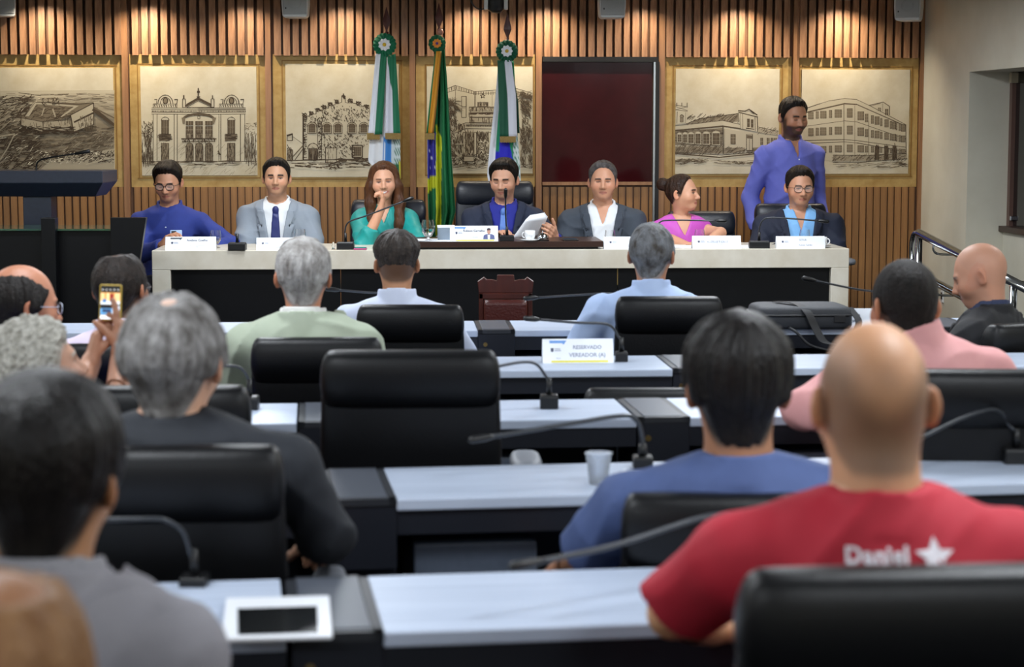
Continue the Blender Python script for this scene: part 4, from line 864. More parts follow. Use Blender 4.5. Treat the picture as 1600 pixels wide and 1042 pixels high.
mb = MB(); mb.loft([[(x, y, z) for x, y, _ in superring(0, .02, 0, (hw-.022)*a_, .03*a_, 20, 6)] for z, a_ in ((.5, .96), (.53, 1), (zr-.06, 1), (zr-.032, .97))]); mb.build('leather_back', M['oxblood'], r_, smooth=True)
mb = MB(); mb.loft([superring(0, -.20, z, hw*a_, .22*a_, 24, 6) for z, a_ in ((.40, .96), (.42, 1), (.46, 1), (.48, .95))]); mb.build('seat', M['oxblood'], r_, smooth=True)
for sx in (-1, 1):
    mb = MB(); mb.lathe([(.02, 0), (.025, .05), (.018, .12), (.026, .3), (.026, .40)], (sx*(hw-.03), -.38, 0), n=12); mb.build('leg', M['mahogany'], r_, smooth=True)
# steel handrail
def hr(px, py, Y): return at(px, py, Y)
A0, A1 = hr(1436, 364, 11.9), hr(1640, 470, 10.35); B0, B1 = hr(1437, 428, 11.9), hr(1640, 534, 10.35)
r_ = empty('handrail', (A0[0], A0[1], .0), 0, 'polished steel double handrail sloping down along the pale right wall', 'handrail')
mb = MB(); mb.tube([A0, A1], .026, 14); mb.build('top_rail', M['chrome'], r_, True, smooth=True)
mb = MB(); mb.tube([B0, B1], .024, 14); mb.build('lower_rail', M['chrome'], r_, True, smooth=True)
mb = MB(); mb.tube([A0+np.array([0, 0, -.0]), np.array([A0[0], A0[1], .1])], .022, 12); mb.build('post', M['chrome'], r_, True, smooth=True)
pe = A0+(A1-A0)*.75; mb = MB(); mb.tube([pe, np.array([pe[0], pe[1], 0])], .022, 12); mb.build('post', M['chrome'], r_, True, smooth=True)
mb = MB(); mb.tube(catmull([A0, hr(1429, 366, 11.95), hr(1425.5, 378, 12.0), hr(1425, 405, 12.0), hr(1428, 422, 11.95), B0], 6), .018, 10); mb.build('end_loop', M['chrome'], r_, True, smooth=True)
for t in (.13, .55):
    q = A0+(A1-A0)*t; mb = MB(); mb.tube(catmull([q, q+np.array([0, 0, -.06]), q+np.array([.05, 0, -.08]), q+np.array([.22, .02, -.08])], 5), .007, 8); mb.build('wall_bracket', M['chrome'], r_, True, smooth=True)
    q = B0+(B1-B0)*t; mb = MB(); mb.tube(catmull([q, q+np.array([0, 0, -.06]), q+np.array([.05, 0, -.08]), q+np.array([.22, .02, -.08])], 5), .007, 8); mb.build('wall_bracket', M['chrome'], r_, True, smooth=True)
# ------------------------------------------------------------------ people: signed distance bodies meshed with surface nets
def nrm(v): v = np.asarray(v, float); return v/(np.linalg.norm(v)+1e-12)
def ell(p, c, r):
    q = (p-np.asarray(c, f32))/np.asarray(r, f32); k0 = np.sqrt((q*q).sum(1)); q = q/np.asarray(r, f32); k1 = np.sqrt((q*q).sum(1))
    return k0*(k0-1)/np.maximum(k1, 1e-6)
def capl(p, a, b, ra, rb):
    a = np.asarray(a, f32); b = np.asarray(b, f32); ba = b-a; pa = p-a
    h = np.clip(pa@ba/max(float(ba@ba), 1e-9), 0, 1); d = pa-h[:, None]*ba
    return np.sqrt((d*d).sum(1))-(ra+(rb-ra)*h)
def smin(a, b, k):
    h = np.clip(.5+.5*(b-a)/k, 0, 1); return b+(a-b)*h-k*h*(1-h)
def smax(a, b, k): return -smin(-a, -b, k)
def ss(a, b, x): t = np.clip((x-a)/(b-a), 0, 1); return t*t*(3-2*t)
CORN = np.array([(i, j, k) for i in (0, 1) for j in (0, 1) for k in (0, 1)])
EDG = [(a, b) for a in range(8) for b in range(a+1, 8) if abs(CORN[a]-CORN[b]).sum() == 1]
def nets(f, lo, hi, h, B=6):
    lo = np.asarray(lo, float)-h*2; hi = np.asarray(hi, float)+h*2
    nb = np.maximum(1, np.ceil((hi-lo)/(h*B)).astype(int)); n = nb*B+1
    g = [lo[i]+(np.arange(nb[i])+.5)*h*B for i in range(3)]
    C = np.stack(np.meshgrid(*g, indexing='ij'), -1).reshape(-1, 3).astype(f32)
    d = f(C); act = np.abs(d) < h*B*.95+.006
    F = np.full(n, 1.0, f32)
    bi = np.stack(np.unravel_index(np.arange(len(C)), nb), 1)
    inn = bi[(d < 0) & ~act]
    for b in inn: F[b[0]*B:b[0]*B+B+1, b[1]*B:b[1]*B+B+1, b[2]*B:b[2]*B+B+1] = -1
    bb = bi[act]
    if len(bb) == 0: return np.zeros((0, 3)), np.zeros((0, 4), int)
    mask = np.zeros(n, bool)
    for b in bb: mask[b[0]*B:b[0]*B+B+1, b[1]*B:b[1]*B+B+1, b[2]*B:b[2]*B+B+1] = True
    I = np.argwhere(mask); P = (lo+I*h).astype(f32); F[mask] = f(P)
    S = F < 0
    cs = sum(S[i:n[0]-1+i, j:n[1]-1+j, k:n[2]-1+k].astype(np.int8) for i, j, k in CORN)
    cells = np.argwhere((cs > 0) & (cs < 8)); idx = np.full(n-1, -1, np.int32); idx[tuple(cells.T)] = np.arange(len(cells))
    vals = np.stack([F[cells[:, 0]+i, cells[:, 1]+j, cells[:, 2]+k] for i, j, k in CORN], 1)
    acc = np.zeros((len(cells), 3)); cnt = np.zeros(len(cells))
    for a, b in EDG:
        va, vb = vals[:, a], vals[:, b]; m = (va < 0) != (vb < 0)
        t = np.where(m, va/np.where(m, va-vb, 1), 0); acc += m[:, None]*(CORN[a]+t[:, None]*(CORN[b]-CORN[a])); cnt += m
    V = lo+(cells+acc/np.maximum(cnt, 1)[:, None])*h
    Q = []
    for ax in range(3):
        sl0 = [slice(None)]*3; sl1 = [slice(None)]*3; sl0[ax] = slice(0, n[ax]-1); sl1[ax] = slice(1, n[ax])
        a, b = S[tuple(sl0)], S[tuple(sl1)]; e = np.argwhere(a != b)
        u, w = [(1, 2), (2, 0), (0, 1)][ax]
        e = e[(e[:, u] > 0) & (e[:, w] > 0) & (e[:, u] < n[u]-1) & (e[:, w] < n[w]-1)]
        def ix(du, dw):
            q = e.copy(); q[:, u] -= du; q[:, w] -= dw; return idx[tuple(q.T)]
        q = np.stack([ix(1, 1), ix(0, 1), ix(0, 0), ix(1, 0)], 1); fl = ~a[tuple(e.T)]
        q[fl] = q[fl][:, ::-1]; Q.append(q)
    Q = np.concatenate(Q); Q = Q[(Q >= 0).all(1)]
    return V, Q
def rotm(yaw=0, pitch=0, roll=0):   # pitch > 0 looks up, yaw > 0 turns to the person's left
    return np.array(Matrix.Rotation(yaw, 3, 'Z') @ Matrix.Rotation(pitch, 3, 'X') @ Matrix.Rotation(roll, 3, 'Y'))
HL = dict(  # hairline: height of the lower hair edge against y (front is +)
 short=([-.14, -.08, -.05, -.03, -.012, .006, .022, .040, .056, .10], [-.082, -.078, -.06, -.035, -.03, -.028, .02, .055, .076, .086]),
 high=([-.14, -.08, -.05, -.03, -.012, .01, .03, .045, .055, .10], [-.078, -.075, -.06, -.035, -.03, -.02, .03, .075, .09, .10]),
 low=([-.14, -.08, -.05, -.03, -.012, .01, .03, .05, .065, .10], [-.105, -.10, -.075, -.04, -.035, -.035, .0, .035, .05, .056]))
def head_sdf(p, q):
    d = ell(p, (0, -.014, .024), (.0765, .098, .094))
    d = smin(d, ell(p, (0, .018, -.03), (.066*q['jaw'], .074, .082)), .035)
    d = smin(d, ell(p, (0, .058, -.088), (.030*q['jaw'], .026, .022)), .035)
    ax = np.abs(p[:, 0]); m = np.stack([ax, p[:, 1], p[:, 2]], 1)
    d = smin(d, ell(m, (.040, .052, -.03), (.028, .026, .026)), .03)
    if q['face']:
        d = smin(d, capl(m, (.010, .082, .019), (.040, .074, .019), .0105, .009), .012)
        d = smax(d, -ell(m, (.031, .100, .001), (.021, .021, .014)), .012)
        d = smin(d, ell(m, (.0305, .0685, .001), (.0150, .0140, .0115)), .004)
        d = smin(d, capl(p, (0, .080, .012), (0, .106, -.032), .0065, .0115), .014)
        d = smin(d, ell(m, (.012, .094, -.036), (.009, .012, .009)), .008)
        d = smin(d, capl(m, (.0, .0885, -.0605), (.022, .078, -.0635), .0052, .0025), .007)
        d = smin(d, capl(m, (.0, .0865, -.0725), (.017, .079, -.069), .0065, .003), .008)
        d = smax(d, -capl(m, (.0, .096, -.0655), (.024*q['smile'], .083, -.0655+.006*(q['smile']-1)*4), .0022, .0012), .003)
    else:
        d = smin(d, capl(p, (0, .080, .012), (0, .104, -.034), .007, .013), .014)
    # ears
    e = np.stack([(m[:, 0]-.079)*.90-(m[:, 1]+.012)*-.0, m[:, 1]+.012, m[:, 2]+.010], 1)
    ca, sa = math.cos(.5), math.sin(.5); ex = e[:, 0]*ca+e[:, 1]*sa; ey = -e[:, 0]*sa+e[:, 1]*ca
    e = np.stack([ex, ey, e[:, 2]], 1)
    er = ell(e, (.003, -.006, .002), (.008, .020, .032)); er = smax(er, -ell(e, (.011, -.003, .004), (.007, .012, .020)), .006)
    return smin(d, er, .010)
def hair_noise(p, q):
    w = q.get('wave', .002); fr = q.get('freq', 1.0); cx, cy, cz = q.get('crown', (.012, -.05, .11))
    x, y, z = p.T; X, Y_, Z = x-cx, y-cy, z-cz; ph = np.arctan2(X, Y_); r = np.sqrt(X*X+Y_*Y_+Z*Z)*fr
    if q.get('curly'):
        return w*(np.sin(160*x+40*y+3*np.sin(70*z))*np.sin(150*y-60*z+3*np.sin(90*x))*np.sin(140*z+50*x)*1.6)
    w = w*ss(.004, .05, np.hypot(X, Y_)*fr)
    return w*(.8*np.sin(9*ph+3*np.sin(17*r)+2)+.7*np.sin(17*ph+4*np.sin(23*r+1))*np.sin(31*r+2*ph)+.6*np.sin(33*ph+3*np.sin(37*r+2*ph))+.4*np.sin(61*ph+5*np.sin(29*r)))
def hair_sdf(p, q):
    base = head_sdf_smooth(p, q)
    if q.get('taper', True): base = smin(base, capl(p, (0, -.024, -.045), (0, -.045, -.2), q.get('neck', .057)-.002, q.get('neck', .057)-.002), .03)
    t = q['t_side']+(q['t_top']-q['t_side'])*ss(.0, .085, p[:, 2])+q.get('t_front', 0)*ss(.02, .08, p[:, 1])*ss(.03, .08, p[:, 2])
    t = t*(1-(.70 if q.get('taper', True) else .0)*ss(.01, -.085, p[:, 2]))
    ys, zs = HL[q['line']]; reg = (np.interp(p[:, 1], ys, zs)-p[:, 2])*.75
    t = t*(.2+.8*ss(.0, .03, -reg)); reg = reg+.0045*np.sin(p[:, 0]*130+1)*np.sin(p[:, 0]*57+p[:, 1]*90)+.003*np.sin(p[:, 0]*310)
    if q.get('taper', True): reg = np.maximum(reg, np.minimum((np.abs(p[:, 0])-.068+.45*np.maximum(0, -.03-p[:, 2]))*.8, (p[:, 2]+.025)*-1))
    d = smax(base-t-hair_noise(p, q)*ss(-.09, .0, p[:, 2]), reg, .014)
    for c, r in q.get('bald', []): d = smax(d, -ell(p, c, r), q.get('bk', .012))
    for c, r in q.get('lumps', []): d = smin(d, ell(p, c, r)-hair_noise(p, q), .02)
    for a, b, ra, rb in q.get('locks', []): d = smin(d, capl(p, a, b, ra, rb)-hair_noise(p, q)*1.5, .03)
    return d
def head_sdf_smooth(p, q):
    d = ell(p, (0, -.014, .024), (.0765, .098, .094))
    return smin(d, ell(p, (0, .018, -.03), (.066*q['jaw'], .074, .082)), .035)
def head_paint(p, q):
    S = np.array(lin(q['skin'])); n = len(p); C = np.tile(S, (n, 1)).astype(float); ax = np.abs(p[:, 0]); y, z = p[:, 1], p[:, 2]
    def mix(m, c): 
        nonlocal C
        m = np.clip(m, 0, 1)[:, None]; C = C*(1-m)+np.array(c)*m
    H = np.array(lin(q['haircol']))
    mix(.35*np.exp(-((ax-.045)/.022)**2-((z+.03)/.022)**2)*(y > .03), S*np.array([1.05, .72, .66]))
    mix(.35*(ax > .074), S*np.array([1.02, .7, .62]))
    if q['shave']:   # close-cropped hair as colour on the scalp
        ys, zs = HL[q.get('line', 'short')]; d = z-np.interp(y, ys, zs)
        m = ss(-.008, .012, d)*(ax < .083)
        for c, r in q.get('balds', []): m = m*ss(-.012, .03, ell(p.astype(f32), c, r))
        mix(q['shave']*m, H)
    if q['beard']:
        b = ss(-.035, -.055, z+.25*np.maximum(0, .03-y))*ss(-.03, .0, y)
        b = np.maximum(b, ss(.012, .0, np.abs(z+.052))*ss(.03, .022, ax)*(y > .06)); b = np.maximum(b, ss(.02, -.02, z)*ss(.055, .066, ax)*ss(-.02, .0, y)*ss(.06, .03, y))
        mix(q['beard']*b, H*.9)
    if q['face']:
        lp = 1.2-((p[:, 0]/(.025*q['smile']))**2+((z+.0665-.02*(q['smile']-1)*(ax/.03)**2)/.0095)**2)
        mix(np.clip(lp*3, 0, 1)*(y > .06)*.7, lin(q['lip']))
        if q['teeth']:
            lp = 1-((p[:, 0]/.021)**2+((z+.0665-.008*(ax/.02)**2)/.0048)**2); mix(np.clip(lp*4, 0, 1)*(y > .06), (.75, .72, .68))
        else:
            mix(.8*np.exp(-((z+.0658)/.0016)**2)*(ax < .023*q['smile'])*(y > .06), S*np.array([.35, .2, .18]))
        bz = .0200-.10*np.maximum(0, ax-.036)-.12*np.maximum(0, .022-ax)
        mix(.97*ss(.0062*q['brow'], .0032*q['brow'], np.abs(z-bz))*ss(.053, .047, ax)*ss(.011, .016, ax)*(y > .04), H*.8)
        o = q['eye']; ex = (ax-.0305)/.0140; ez = (z-.0005)/(.0047*o+.0006); r2 = ex**2+ez**2
        up = ss(.0036, .0014, np.abs(z-(.0010+.0052*o*np.sqrt(np.maximum(0, 1-ex**2)))))*(np.abs(ex) < 1.05)*(y > .05)
        if o > .3:
            mix(ss(1.15, .9, r2)*(y > .05), (.25, .225, .21))
            gx = q['gaze']; r = np.hypot(p[:, 0]-np.sign(p[:, 0])*.0305-gx, z-.0005+.0006)
            mix(ss(.0086, .0064, r)*ss(1.15, .95, r2)*(y > .05), (.035, .018, .010))
        if o <= .3: mix(.8*ss(.0040, .0015, np.abs(z+.003+.0025*(1-ex**2)))*(np.abs(ex) < 1.0)*(y > .05), H*.5)
        mix(.85*up*(o > .3), H*.4); mix(.6*np.exp(-((ax-.0305)/.018)**2-((z-.008)/.007)**2)*(y > .05), S*np.array([.55, .42, .37])); mix(.3*np.exp(-((ax-.0305)/.014)**2-((z+.011)/.005)**2)*(y > .05), S*np.array([.72, .6, .56]))  # upper lids darkened: shade of the eye sockets put into the skin colour
        mix(.7*np.exp(-((ax-.008)/.0045)**2-((z+.043)/.0028)**2)*(y > .08), S*np.array([.3, .2, .17]))  # dark of the nostrils painted on the skin as shade
    return C
HD = dict(jaw=1.0, face=False, smile=1.0, teeth=False, eye=1.0, gaze=0.0, brow=1.0, beard=0, shave=.85, skin='#b98868', haircol='#15110e', lip='#8d4a44', t_side=.008, t_top=.016, line='short', hair=True)
def hand_prims(w, f, n, s, curl, thumb, spread=1.0, sc=1.0):
    """capsule list of a hand: w wrist, f forward, n palm normal, s thumb side"""
    f, n, s = nrm(f), nrm(n), nrm(s); P = []
    w = np.asarray(w, float)
    for k, o in enumerate((-.030, -.010, .010, .029)):
        a = w+f*.012*sc+s*o*.8*sc; b = w+(f*(.086-.004*abs(k-2))+s*o*spread)*sc
        P.append((a, b, .0175*sc, .0125*sc))
        cur = curl[k] if hasattr(curl, '__len__') else curl
        L = (.062, .076, .082, .072)[k]*sc; th = 0; q = b
        for seg, fr in enumerate((.45, .32, .23)):
            th += cur*(.55, .65, .45)[seg]*1.9
            d = f*math.cos(th)+n*math.sin(th)+s*o*1.2*(spread-1); e = q+d*L*fr
            r0 = (.0098, .0089, .0081, .007)[seg]*sc*(.88 if k == 0 else 1); r1 = (.0089, .0081, .007)[seg]*sc*(.88 if k == 0 else 1)
            P.append((q, e, r0, r1)); q = e
    a = w+(f*.018+s*.020)*sc; td = nrm(thumb); b = a+td*.045*sc; P.append((a, b, .017*sc, .0125*sc))
    td2 = nrm(td+n*.15); c = b+td2*.032*sc; P.append((b, c, .0115*sc, .0098*sc)); P.append((c, c+nrm(td2+n*.1)*.024*sc, .0098*sc, .0078*sc))
    return P
SKIN = {}
def skinmat(): return mat('skin', '#b98868', .5, attr='Col', noise=None, bump=(350, .12, (1, 1, 1)), sss=.06)
def hairmat(name, c, c2, rough=.42, sc=60, st=(1, 1, 1), con=.2): return mat('hair_'+name, c, rough, noise=(sc, c2, st, con), bump=(sc*3, .5, st), spec=.22)
def cloth(name, c, c2=None, rough=.8, sheen=.0, bump=.12): return mat('cloth_'+name, c, rough, noise=(7, c2 or c, (1, 1, 1), .25), bump=(11, bump, (1, 1, 1)), sheen=sheen)
def ik(s, w, l1, l2, pole):
    s, w = np.asarray(s, float), np.asarray(w, float); d = w-s; L = np.linalg.norm(d); mx = (l1+l2)*.995
    if L > mx: w = s+d/L*mx; d = w-s; L = mx
    u = d/L; a = (l1*l1-l2*l2+L*L)/(2*L); h = math.sqrt(max(0, l1*l1-a*a)); p = np.asarray(pole, float); p = nrm(p-u*(p@u))
    return s+u*a+p*h, w
NP = [0]
def person(label, head, Y, yaw=0, hy=0, hp=0, hr=0, s=1.0, hs=1.0, lean=.06, side=0.0, sw=.165, bulk=1.0, belly=0.0, H={}, hair=None, top=None, jacket=None, tie=None, collar=True, short=None, arms=None, stand=False, floor=0.0, res=1.0, glasses=None, trousers='#1c1d24', shoes=True, handres=.0058, vneck=None, headvox=None, open_neck=0.0, sleeveless=False, hip=None, folds=1.5, neck=None, bare=False, nl=.168):
    q = dict(HD); q.update(H)
    if q['face']: h_ = q['skin'].lstrip('#'); q['skin'] = tuple(int(h_[i:i+2], 16)/255*k_ for i, k_ in ((0, .95), (2, .90), (4, .87)))
    hc_w = at(head[0], head[1], Y) if len(head) == 2 else np.asarray(head, float)
    Rb = rotm(yaw); spine = nrm([math.sin(side), math.sin(lean), math.cos(lean)*math.cos(side)])
    LT = .50*s; LN = nl*s
    ndir = nrm(np.array([math.sin(side)*.5, .20+.4*math.sin(lean), 1.0])) if neck is None else nrm(neck)
    hz = hc_w[2]-spine[2]*LT-ndir[2]*LN-floor
    hipl = np.array([0, 0, hz]); nb = hipl+spine*LT; hc = nb+ndir*LN
    off = Rb@np.array([hc[0], hc[1], 0]); root_loc = (hc_w[0]-off[0], hc_w[1]-off[1], floor)
    root = empty('person', root_loc, yaw, label, 'person', None)
    inv = lambda P_: Rb.T@(np.asarray(P_, float)-np.array(root_loc))
    Rh = rotm(hy, hp, hr)
    # torso frame
    rx = np.array([1., 0, 0]); rx = nrm(rx-spine*(rx@spine)); fy = np.cross(spine, rx)
    TF = np.stack([rx, fy, spine], 0).astype(f32)     # rows: axes
    def tl(p): return (p-hipl.astype(f32))@TF.T/s
    def tw(v): return hipl+(np.asarray(v, float)*s)@TF
    b = bulk
    def torso(p, pad=0.0):
        t = tl(p)
        d = ell(t, (0, .0, .02), (.165*b, .125*b, .13)); d = smin(d, ell(t, (0, .018+belly*.5, .17), (.150*b, .112*b+belly, .16)), .07)
        d = smin(d, ell(t, (0, .004, .345), ((.150+.1*(sw-.165))*b, .115*b, .165)), .07)
        d = smin(d, capl(np.stack([np.abs(t[:, 0]), t[:, 1], t[:, 2]], 1), (.04, -.005, .437), (sw, -.002, .412), .072*b, .056+pad), .05)
        d = smin(d, capl(np.stack([np.abs(t[:, 0]), t[:, 1], t[:, 2]], 1), (.0, -.014, .452), (.105, -.008, .440), .054, .048+pad*.6), .04)
        return d*s
    A = []
    arms = arms or {}
    for sd in (1, -1):      # +1 right arm
        sh = tw((sd*(sw+.010), 0, .408)); a = arms.get('R' if sd > 0 else 'L', {}) or {}
        if 'w' in a:
            w = inv(at(*a['w'])) if not a.get('local') else np.asarray(a['w'], float)
        else: w = hipl+np.array([sd*.14, .34, .14 if not stand else -.1])
        el, w = ik(sh, w, .285*s, .255*s, a.get('pole', (sd*.6, -.5, -.6)))
        if 'e' in a: el = inv(at(*a['e'])); dv = w-el; w = el+nrm(dv)*.255*s
        A.append((sd, sh, el, w, a))
    bt = lambda r: r*s*(.6+.4*b)
    def armsdf(p, cut=None, grow=0.0, tight=1.0):
        d = None
        for sd, sh, el, w, a in A:
            u = capl(p, sh, el, bt(.048)+grow, bt(.040)+grow); fo = capl(p, el, w, bt(.040)+grow, bt(.030)+grow*(.8))
            if cut is not None:
                if cut < 1: c = sh+(el-sh)*cut; u = np.maximum(u, (p-c.astype(f32))@nrm(el-sh).astype(f32)); e = u
                else: c = el+(w-el)*(cut-1); fo = np.maximum(fo, (p-c.astype(f32))@nrm(w-el).astype(f32)); e = smin(u, fo, .02)
            else: e = smin(u, fo, .02)
            d = e if d is None else np.minimum(d, e)
        return d
    nk0 = tw((0, -.008, .475)); nk1 = hc+Rh@np.array([0, -.022, -.045])*hs
    nr = q.get('neck', .057)*s
    def neckf(p): return capl(p, nk0, nk1, nr*1.08, nr*.97)
    Rh32 = (Rh/hs).astype(f32)
    def hl(p): return (p-hc.astype(f32))@Rh32
    def headf(p): return smin(head_sdf(hl(p), q)*hs, neckf(p), .03)
    # fold displacement of the cloth
    ph = NP[0]*1.7; NP[0] += 1
    def fold(p, k=1.0):
        x, y, z = p.T
        r1 = 1-np.abs(np.sin(15*(z+.45*np.abs(x))+2.2*np.sin(6*x+ph)+1.6*np.sin(7*y+2*ph))); m1 = .5+.5*np.sin(7*x+5*z+ph)*np.sin(6*z-4*y+2*ph)
        r2 = 1-np.abs(np.sin(24*z-17*x+2.5*np.sin(9*x-ph)+2*np.sin(11*y))); m2 = .5+.5*np.sin(9*z+6*x-ph)*np.sin(8*x+ph)
        return -k*folds*(.0085*r1*r1*m1+.006*r2*r2*m2-.003)
    parts = []
    # ---- legs
    if stand: knees = [hipl+np.array([sd*.095, .02, -.44*s]) for sd in (1, -1)]; ank = [np.array([sd*.10, .0, .07]) for sd in (1, -1)]
    else:
        kz = max(.40, min(.52, hz+.02)); knees = [np.array([sd*.12, .40*s, kz]) for sd in (1, -1)]; ank = [np.array([sd*.12, .40*s-.02+.02, .08]) for sd in (1, -1)]
    def legf(p, g=0.0):
        d = None
        for i, sd in enumerate((1, -1)):
            h0 = hipl+np.array([sd*.09, 0, -.01]); e = smin(capl(p, h0, knees[i], .088+g, .062+g), capl(p, knees[i], ank[i], .060+g, .045+g), .02)
            d = e if d is None else smin(d, e, .02)
        return smin(d, ell(p, hipl+np.array([0, 0, -.005]), (.17*b, .125*b, .12)), .05)
    lo0 = np.min([hipl-.24]+[w-.08 for *_, w, _ in A]+[e-.1 for _, _, e, _, _ in A]+[tw((-sw-.1, -.2, .1)), tw((sw+.1, .2, .2)), hipl-np.array([.24, .2, .16])], 0)
    hi0 = np.max([hipl+.24]+[w+.08 for *_, w, _ in A]+[e+.1 for _, _, e, _, _ in A]+[tw((-sw-.1, -.2, .62)), tw((sw+.1, .25, .62))], 0)
    # ---- body: one mesh (head and neck, trunk with limbs, hands)
    VV, QQ, CC = [], [], []; nv = 0
    S = np.array(lin(q['skin']))
    def addshell(V, Q, C):
        nonlocal nv
        VV.append(V); QQ.append(Q+nv); CC.append(C); nv += len(V)
    hv = headvox or (.0035 if q['face'] else .0062)
    r_ = .15*hs; V, Q = nets(lambda p: headf(p), np.minimum(hc-r_, nk0-.09), np.maximum(hc+r_, nk0+.09), hv)
    k = hl(V.astype(f32)); C = head_paint(k.astype(float), q); addshell(V, Q, C)
    bodyf = lambda p: smin(smin(torso(p), armsdf(p), .03), neckf(p), .03)+.004
    V, Q = nets(bodyf, lo0, hi0, .024 if not bare else .010); addshell(V, Q, np.tile(S, (len(V), 1)))
    for sd, sh, el, w, a in A:
        if a.get('hide'): continue
        fd = nrm(w-el) if 'f' not in a else nrm(Rb.T@np.array(a['f'], float)); n_ = np.array(a.get('n', (0, 0, -1)), float); n_ = Rb.T@n_ if a.get('world') else n_
        n_ = nrm(n_-fd*(n_@fd)); s_ = np.cross(fd, n_)*(1 if sd > 0 else -1)
        if 's' in a: s_ = s_*a['s']
        th = a.get('thumb'); th = (fd*.75+s_*.6+n_*.25) if th is None else (fd*th[0]+s_*th[1]+n_*th[2])
        HP = hand_prims(w, fd, n_, s_, a.get('curl', .35), th, a.get('spread', 1.0), s*a.get('sc', 1.0))
        def hf(p):
            d = None
            for P0, P1, ra, rb in HP:
                e = capl(p, P0, P1, ra, rb); d = e if d is None else smin(d, e, .006)
            return smin(d, capl(p, el, w, bt(.043), bt(.028))+0.0, .015)
        c_ = w+fd*.09; V, Q = nets(hf, np.minimum(c_, w)-.12, np.maximum(c_, w)+.12, handres*a.get('vox', 1))
        addshell(V, Q, np.tile(S*np.array([1.0, .97, .95]), (len(V), 1)))
    V, Q = nets(lambda p: legf(p)+.006, np.array([-.28, -.2, .0]), np.array([.28, .62 if not stand else .25, hz+.15]), .034); addshell(V, Q, np.tile(S, (len(V), 1)))
    me = npmesh('body', np.concatenate(VV), np.concatenate(QQ), np.concatenate(CC)); put('body', me, skinmat(), root, smooth=True)
    # ---- hair
    if hair is not None and q['hair']:
        lo_, hi_ = np.array([-.135, -.165, -.14]), np.array([.135, .135, .165])
        if 'ext' in q: lo_, hi_ = np.array(q['ext'][0]), np.array(q['ext'][1])
        V, Q = nets(lambda p: hair_sdf(p, q), lo_, hi_, q.get('hvox', .0045)); V = (V*hs)@Rh.T+hc
        put('hair', npmesh('hair', V, Q), hair, root, smooth=True)
    # ---- top garment
    va = np.array([math.sin(side), math.sin(lean), math.cos(lean)])
    def vcut(p, w0, z0, z1, ex=1.0):    # front wedge: opens from z0 upwards to half width w0 at z1
        t = tl(p); w_ = w0*np.clip((t[:, 2]-z0)/(z1-z0), -.2, 1.4)**ex if ex == 1 else w0*np.clip((t[:, 2]-z0)/(z1-z0), 0, 1.4)**ex
        return np.maximum((np.abs(t[:, 0])-w_)*.9, -(t[:, 1]-.0))*s
    ndv = nrm(nk1-nk0); fyn = nrm(fy-ndv*(fy@ndv)); rxn = np.cross(fyn, ndv)
    def ring(p, r0, zlo, zhi, flare=.35, th=.0068, dip=0.0, gap=0.0):
        o = p-nk0.astype(f32); z = o@ndv.astype(f32)/s; x = o@rxn.astype(f32)/s; y = o@fyn.astype(f32)/s
        rho = np.hypot(x, y); fr = ss(.0, .06, y); zz = z+dip*fr; rr = r0+.003+flare*(.3+.7*fr)*np.maximum(0, (zhi-.01)-zz)
        d = np.maximum(np.abs(rho-rr)-th, np.maximum(zlo-zz, zz-zhi)*.9)
        if gap: d = np.maximum(d, -np.maximum(np.abs(x)-gap*np.clip((z-zlo+.03)/.05, .2, 1.6), -y))
        return d*s
    cutl = 1.94 if short is None else short
    def shirtf(p, off=.010):
        d = smin(torso(p, .0), armsdf(p, cutl, .006 if short is None else .014) if not sleeveless else armsdf(p, .03, .002), .035)-off*s
        d = d+fold(p)
        d = smax(d, -(capl(p, nk0-ndv*.02, nk1, nr*1.03, nr*1.03)), .008)
        if open_neck: d = np.maximum(d, -vcut(p, open_neck, .40, .49))
        if vneck: d = np.maximum(d, -vcut(p, vneck[0], vneck[1], .49))
        t = tl(p); d = np.maximum(d, (-.06-t[:, 2])*s)
        if collar is True: d = np.minimum(d, ring(p, q.get('neck', .057)+.012, -.005, .074, dip=.030, gap=(open_neck*1.0 or .012)))
        elif collar == 'crew': d = smin(d, ring(p, q.get('neck', .057)+.010, -.02, .040, dip=.035, flare=.8), .014)
        return d
    vx = .0085*res
    V, Q = nets(lambda p: shirtf(p), lo0, hi0, vx*1.03 if jacket is None else .0098); sh_o = put('shirt', npmesh('shirt', V, Q), top, root, smooth=True)
    pz = lambda x, z, f=shirtf: None
    def front(x, z, f, sgn=1):            # distance along the front (or back) of the trunk where f crosses 0, torso frame
        ys = np.linspace(-.30, .30, 241) if sgn < 0 else np.linspace(.34, -.1, 177)
        P_ = np.array([tw((x, y, z)) for y in ys]).astype(f32); d = f(P_); i = np.argmax(d < 0); return tw((x, ys[i], z)), fy*sgn
    # shirt buttons
    if q['face'] and jacket is None and collar is True:
        for z in (.40, .32, .24, .16):
            P_, n_ = front(0, z, shirtf); mb = MB(); mb.tube([P_-n_*.002, P_+n_*.003], .005, 8); mb.build('button', M['white'], sh_o)
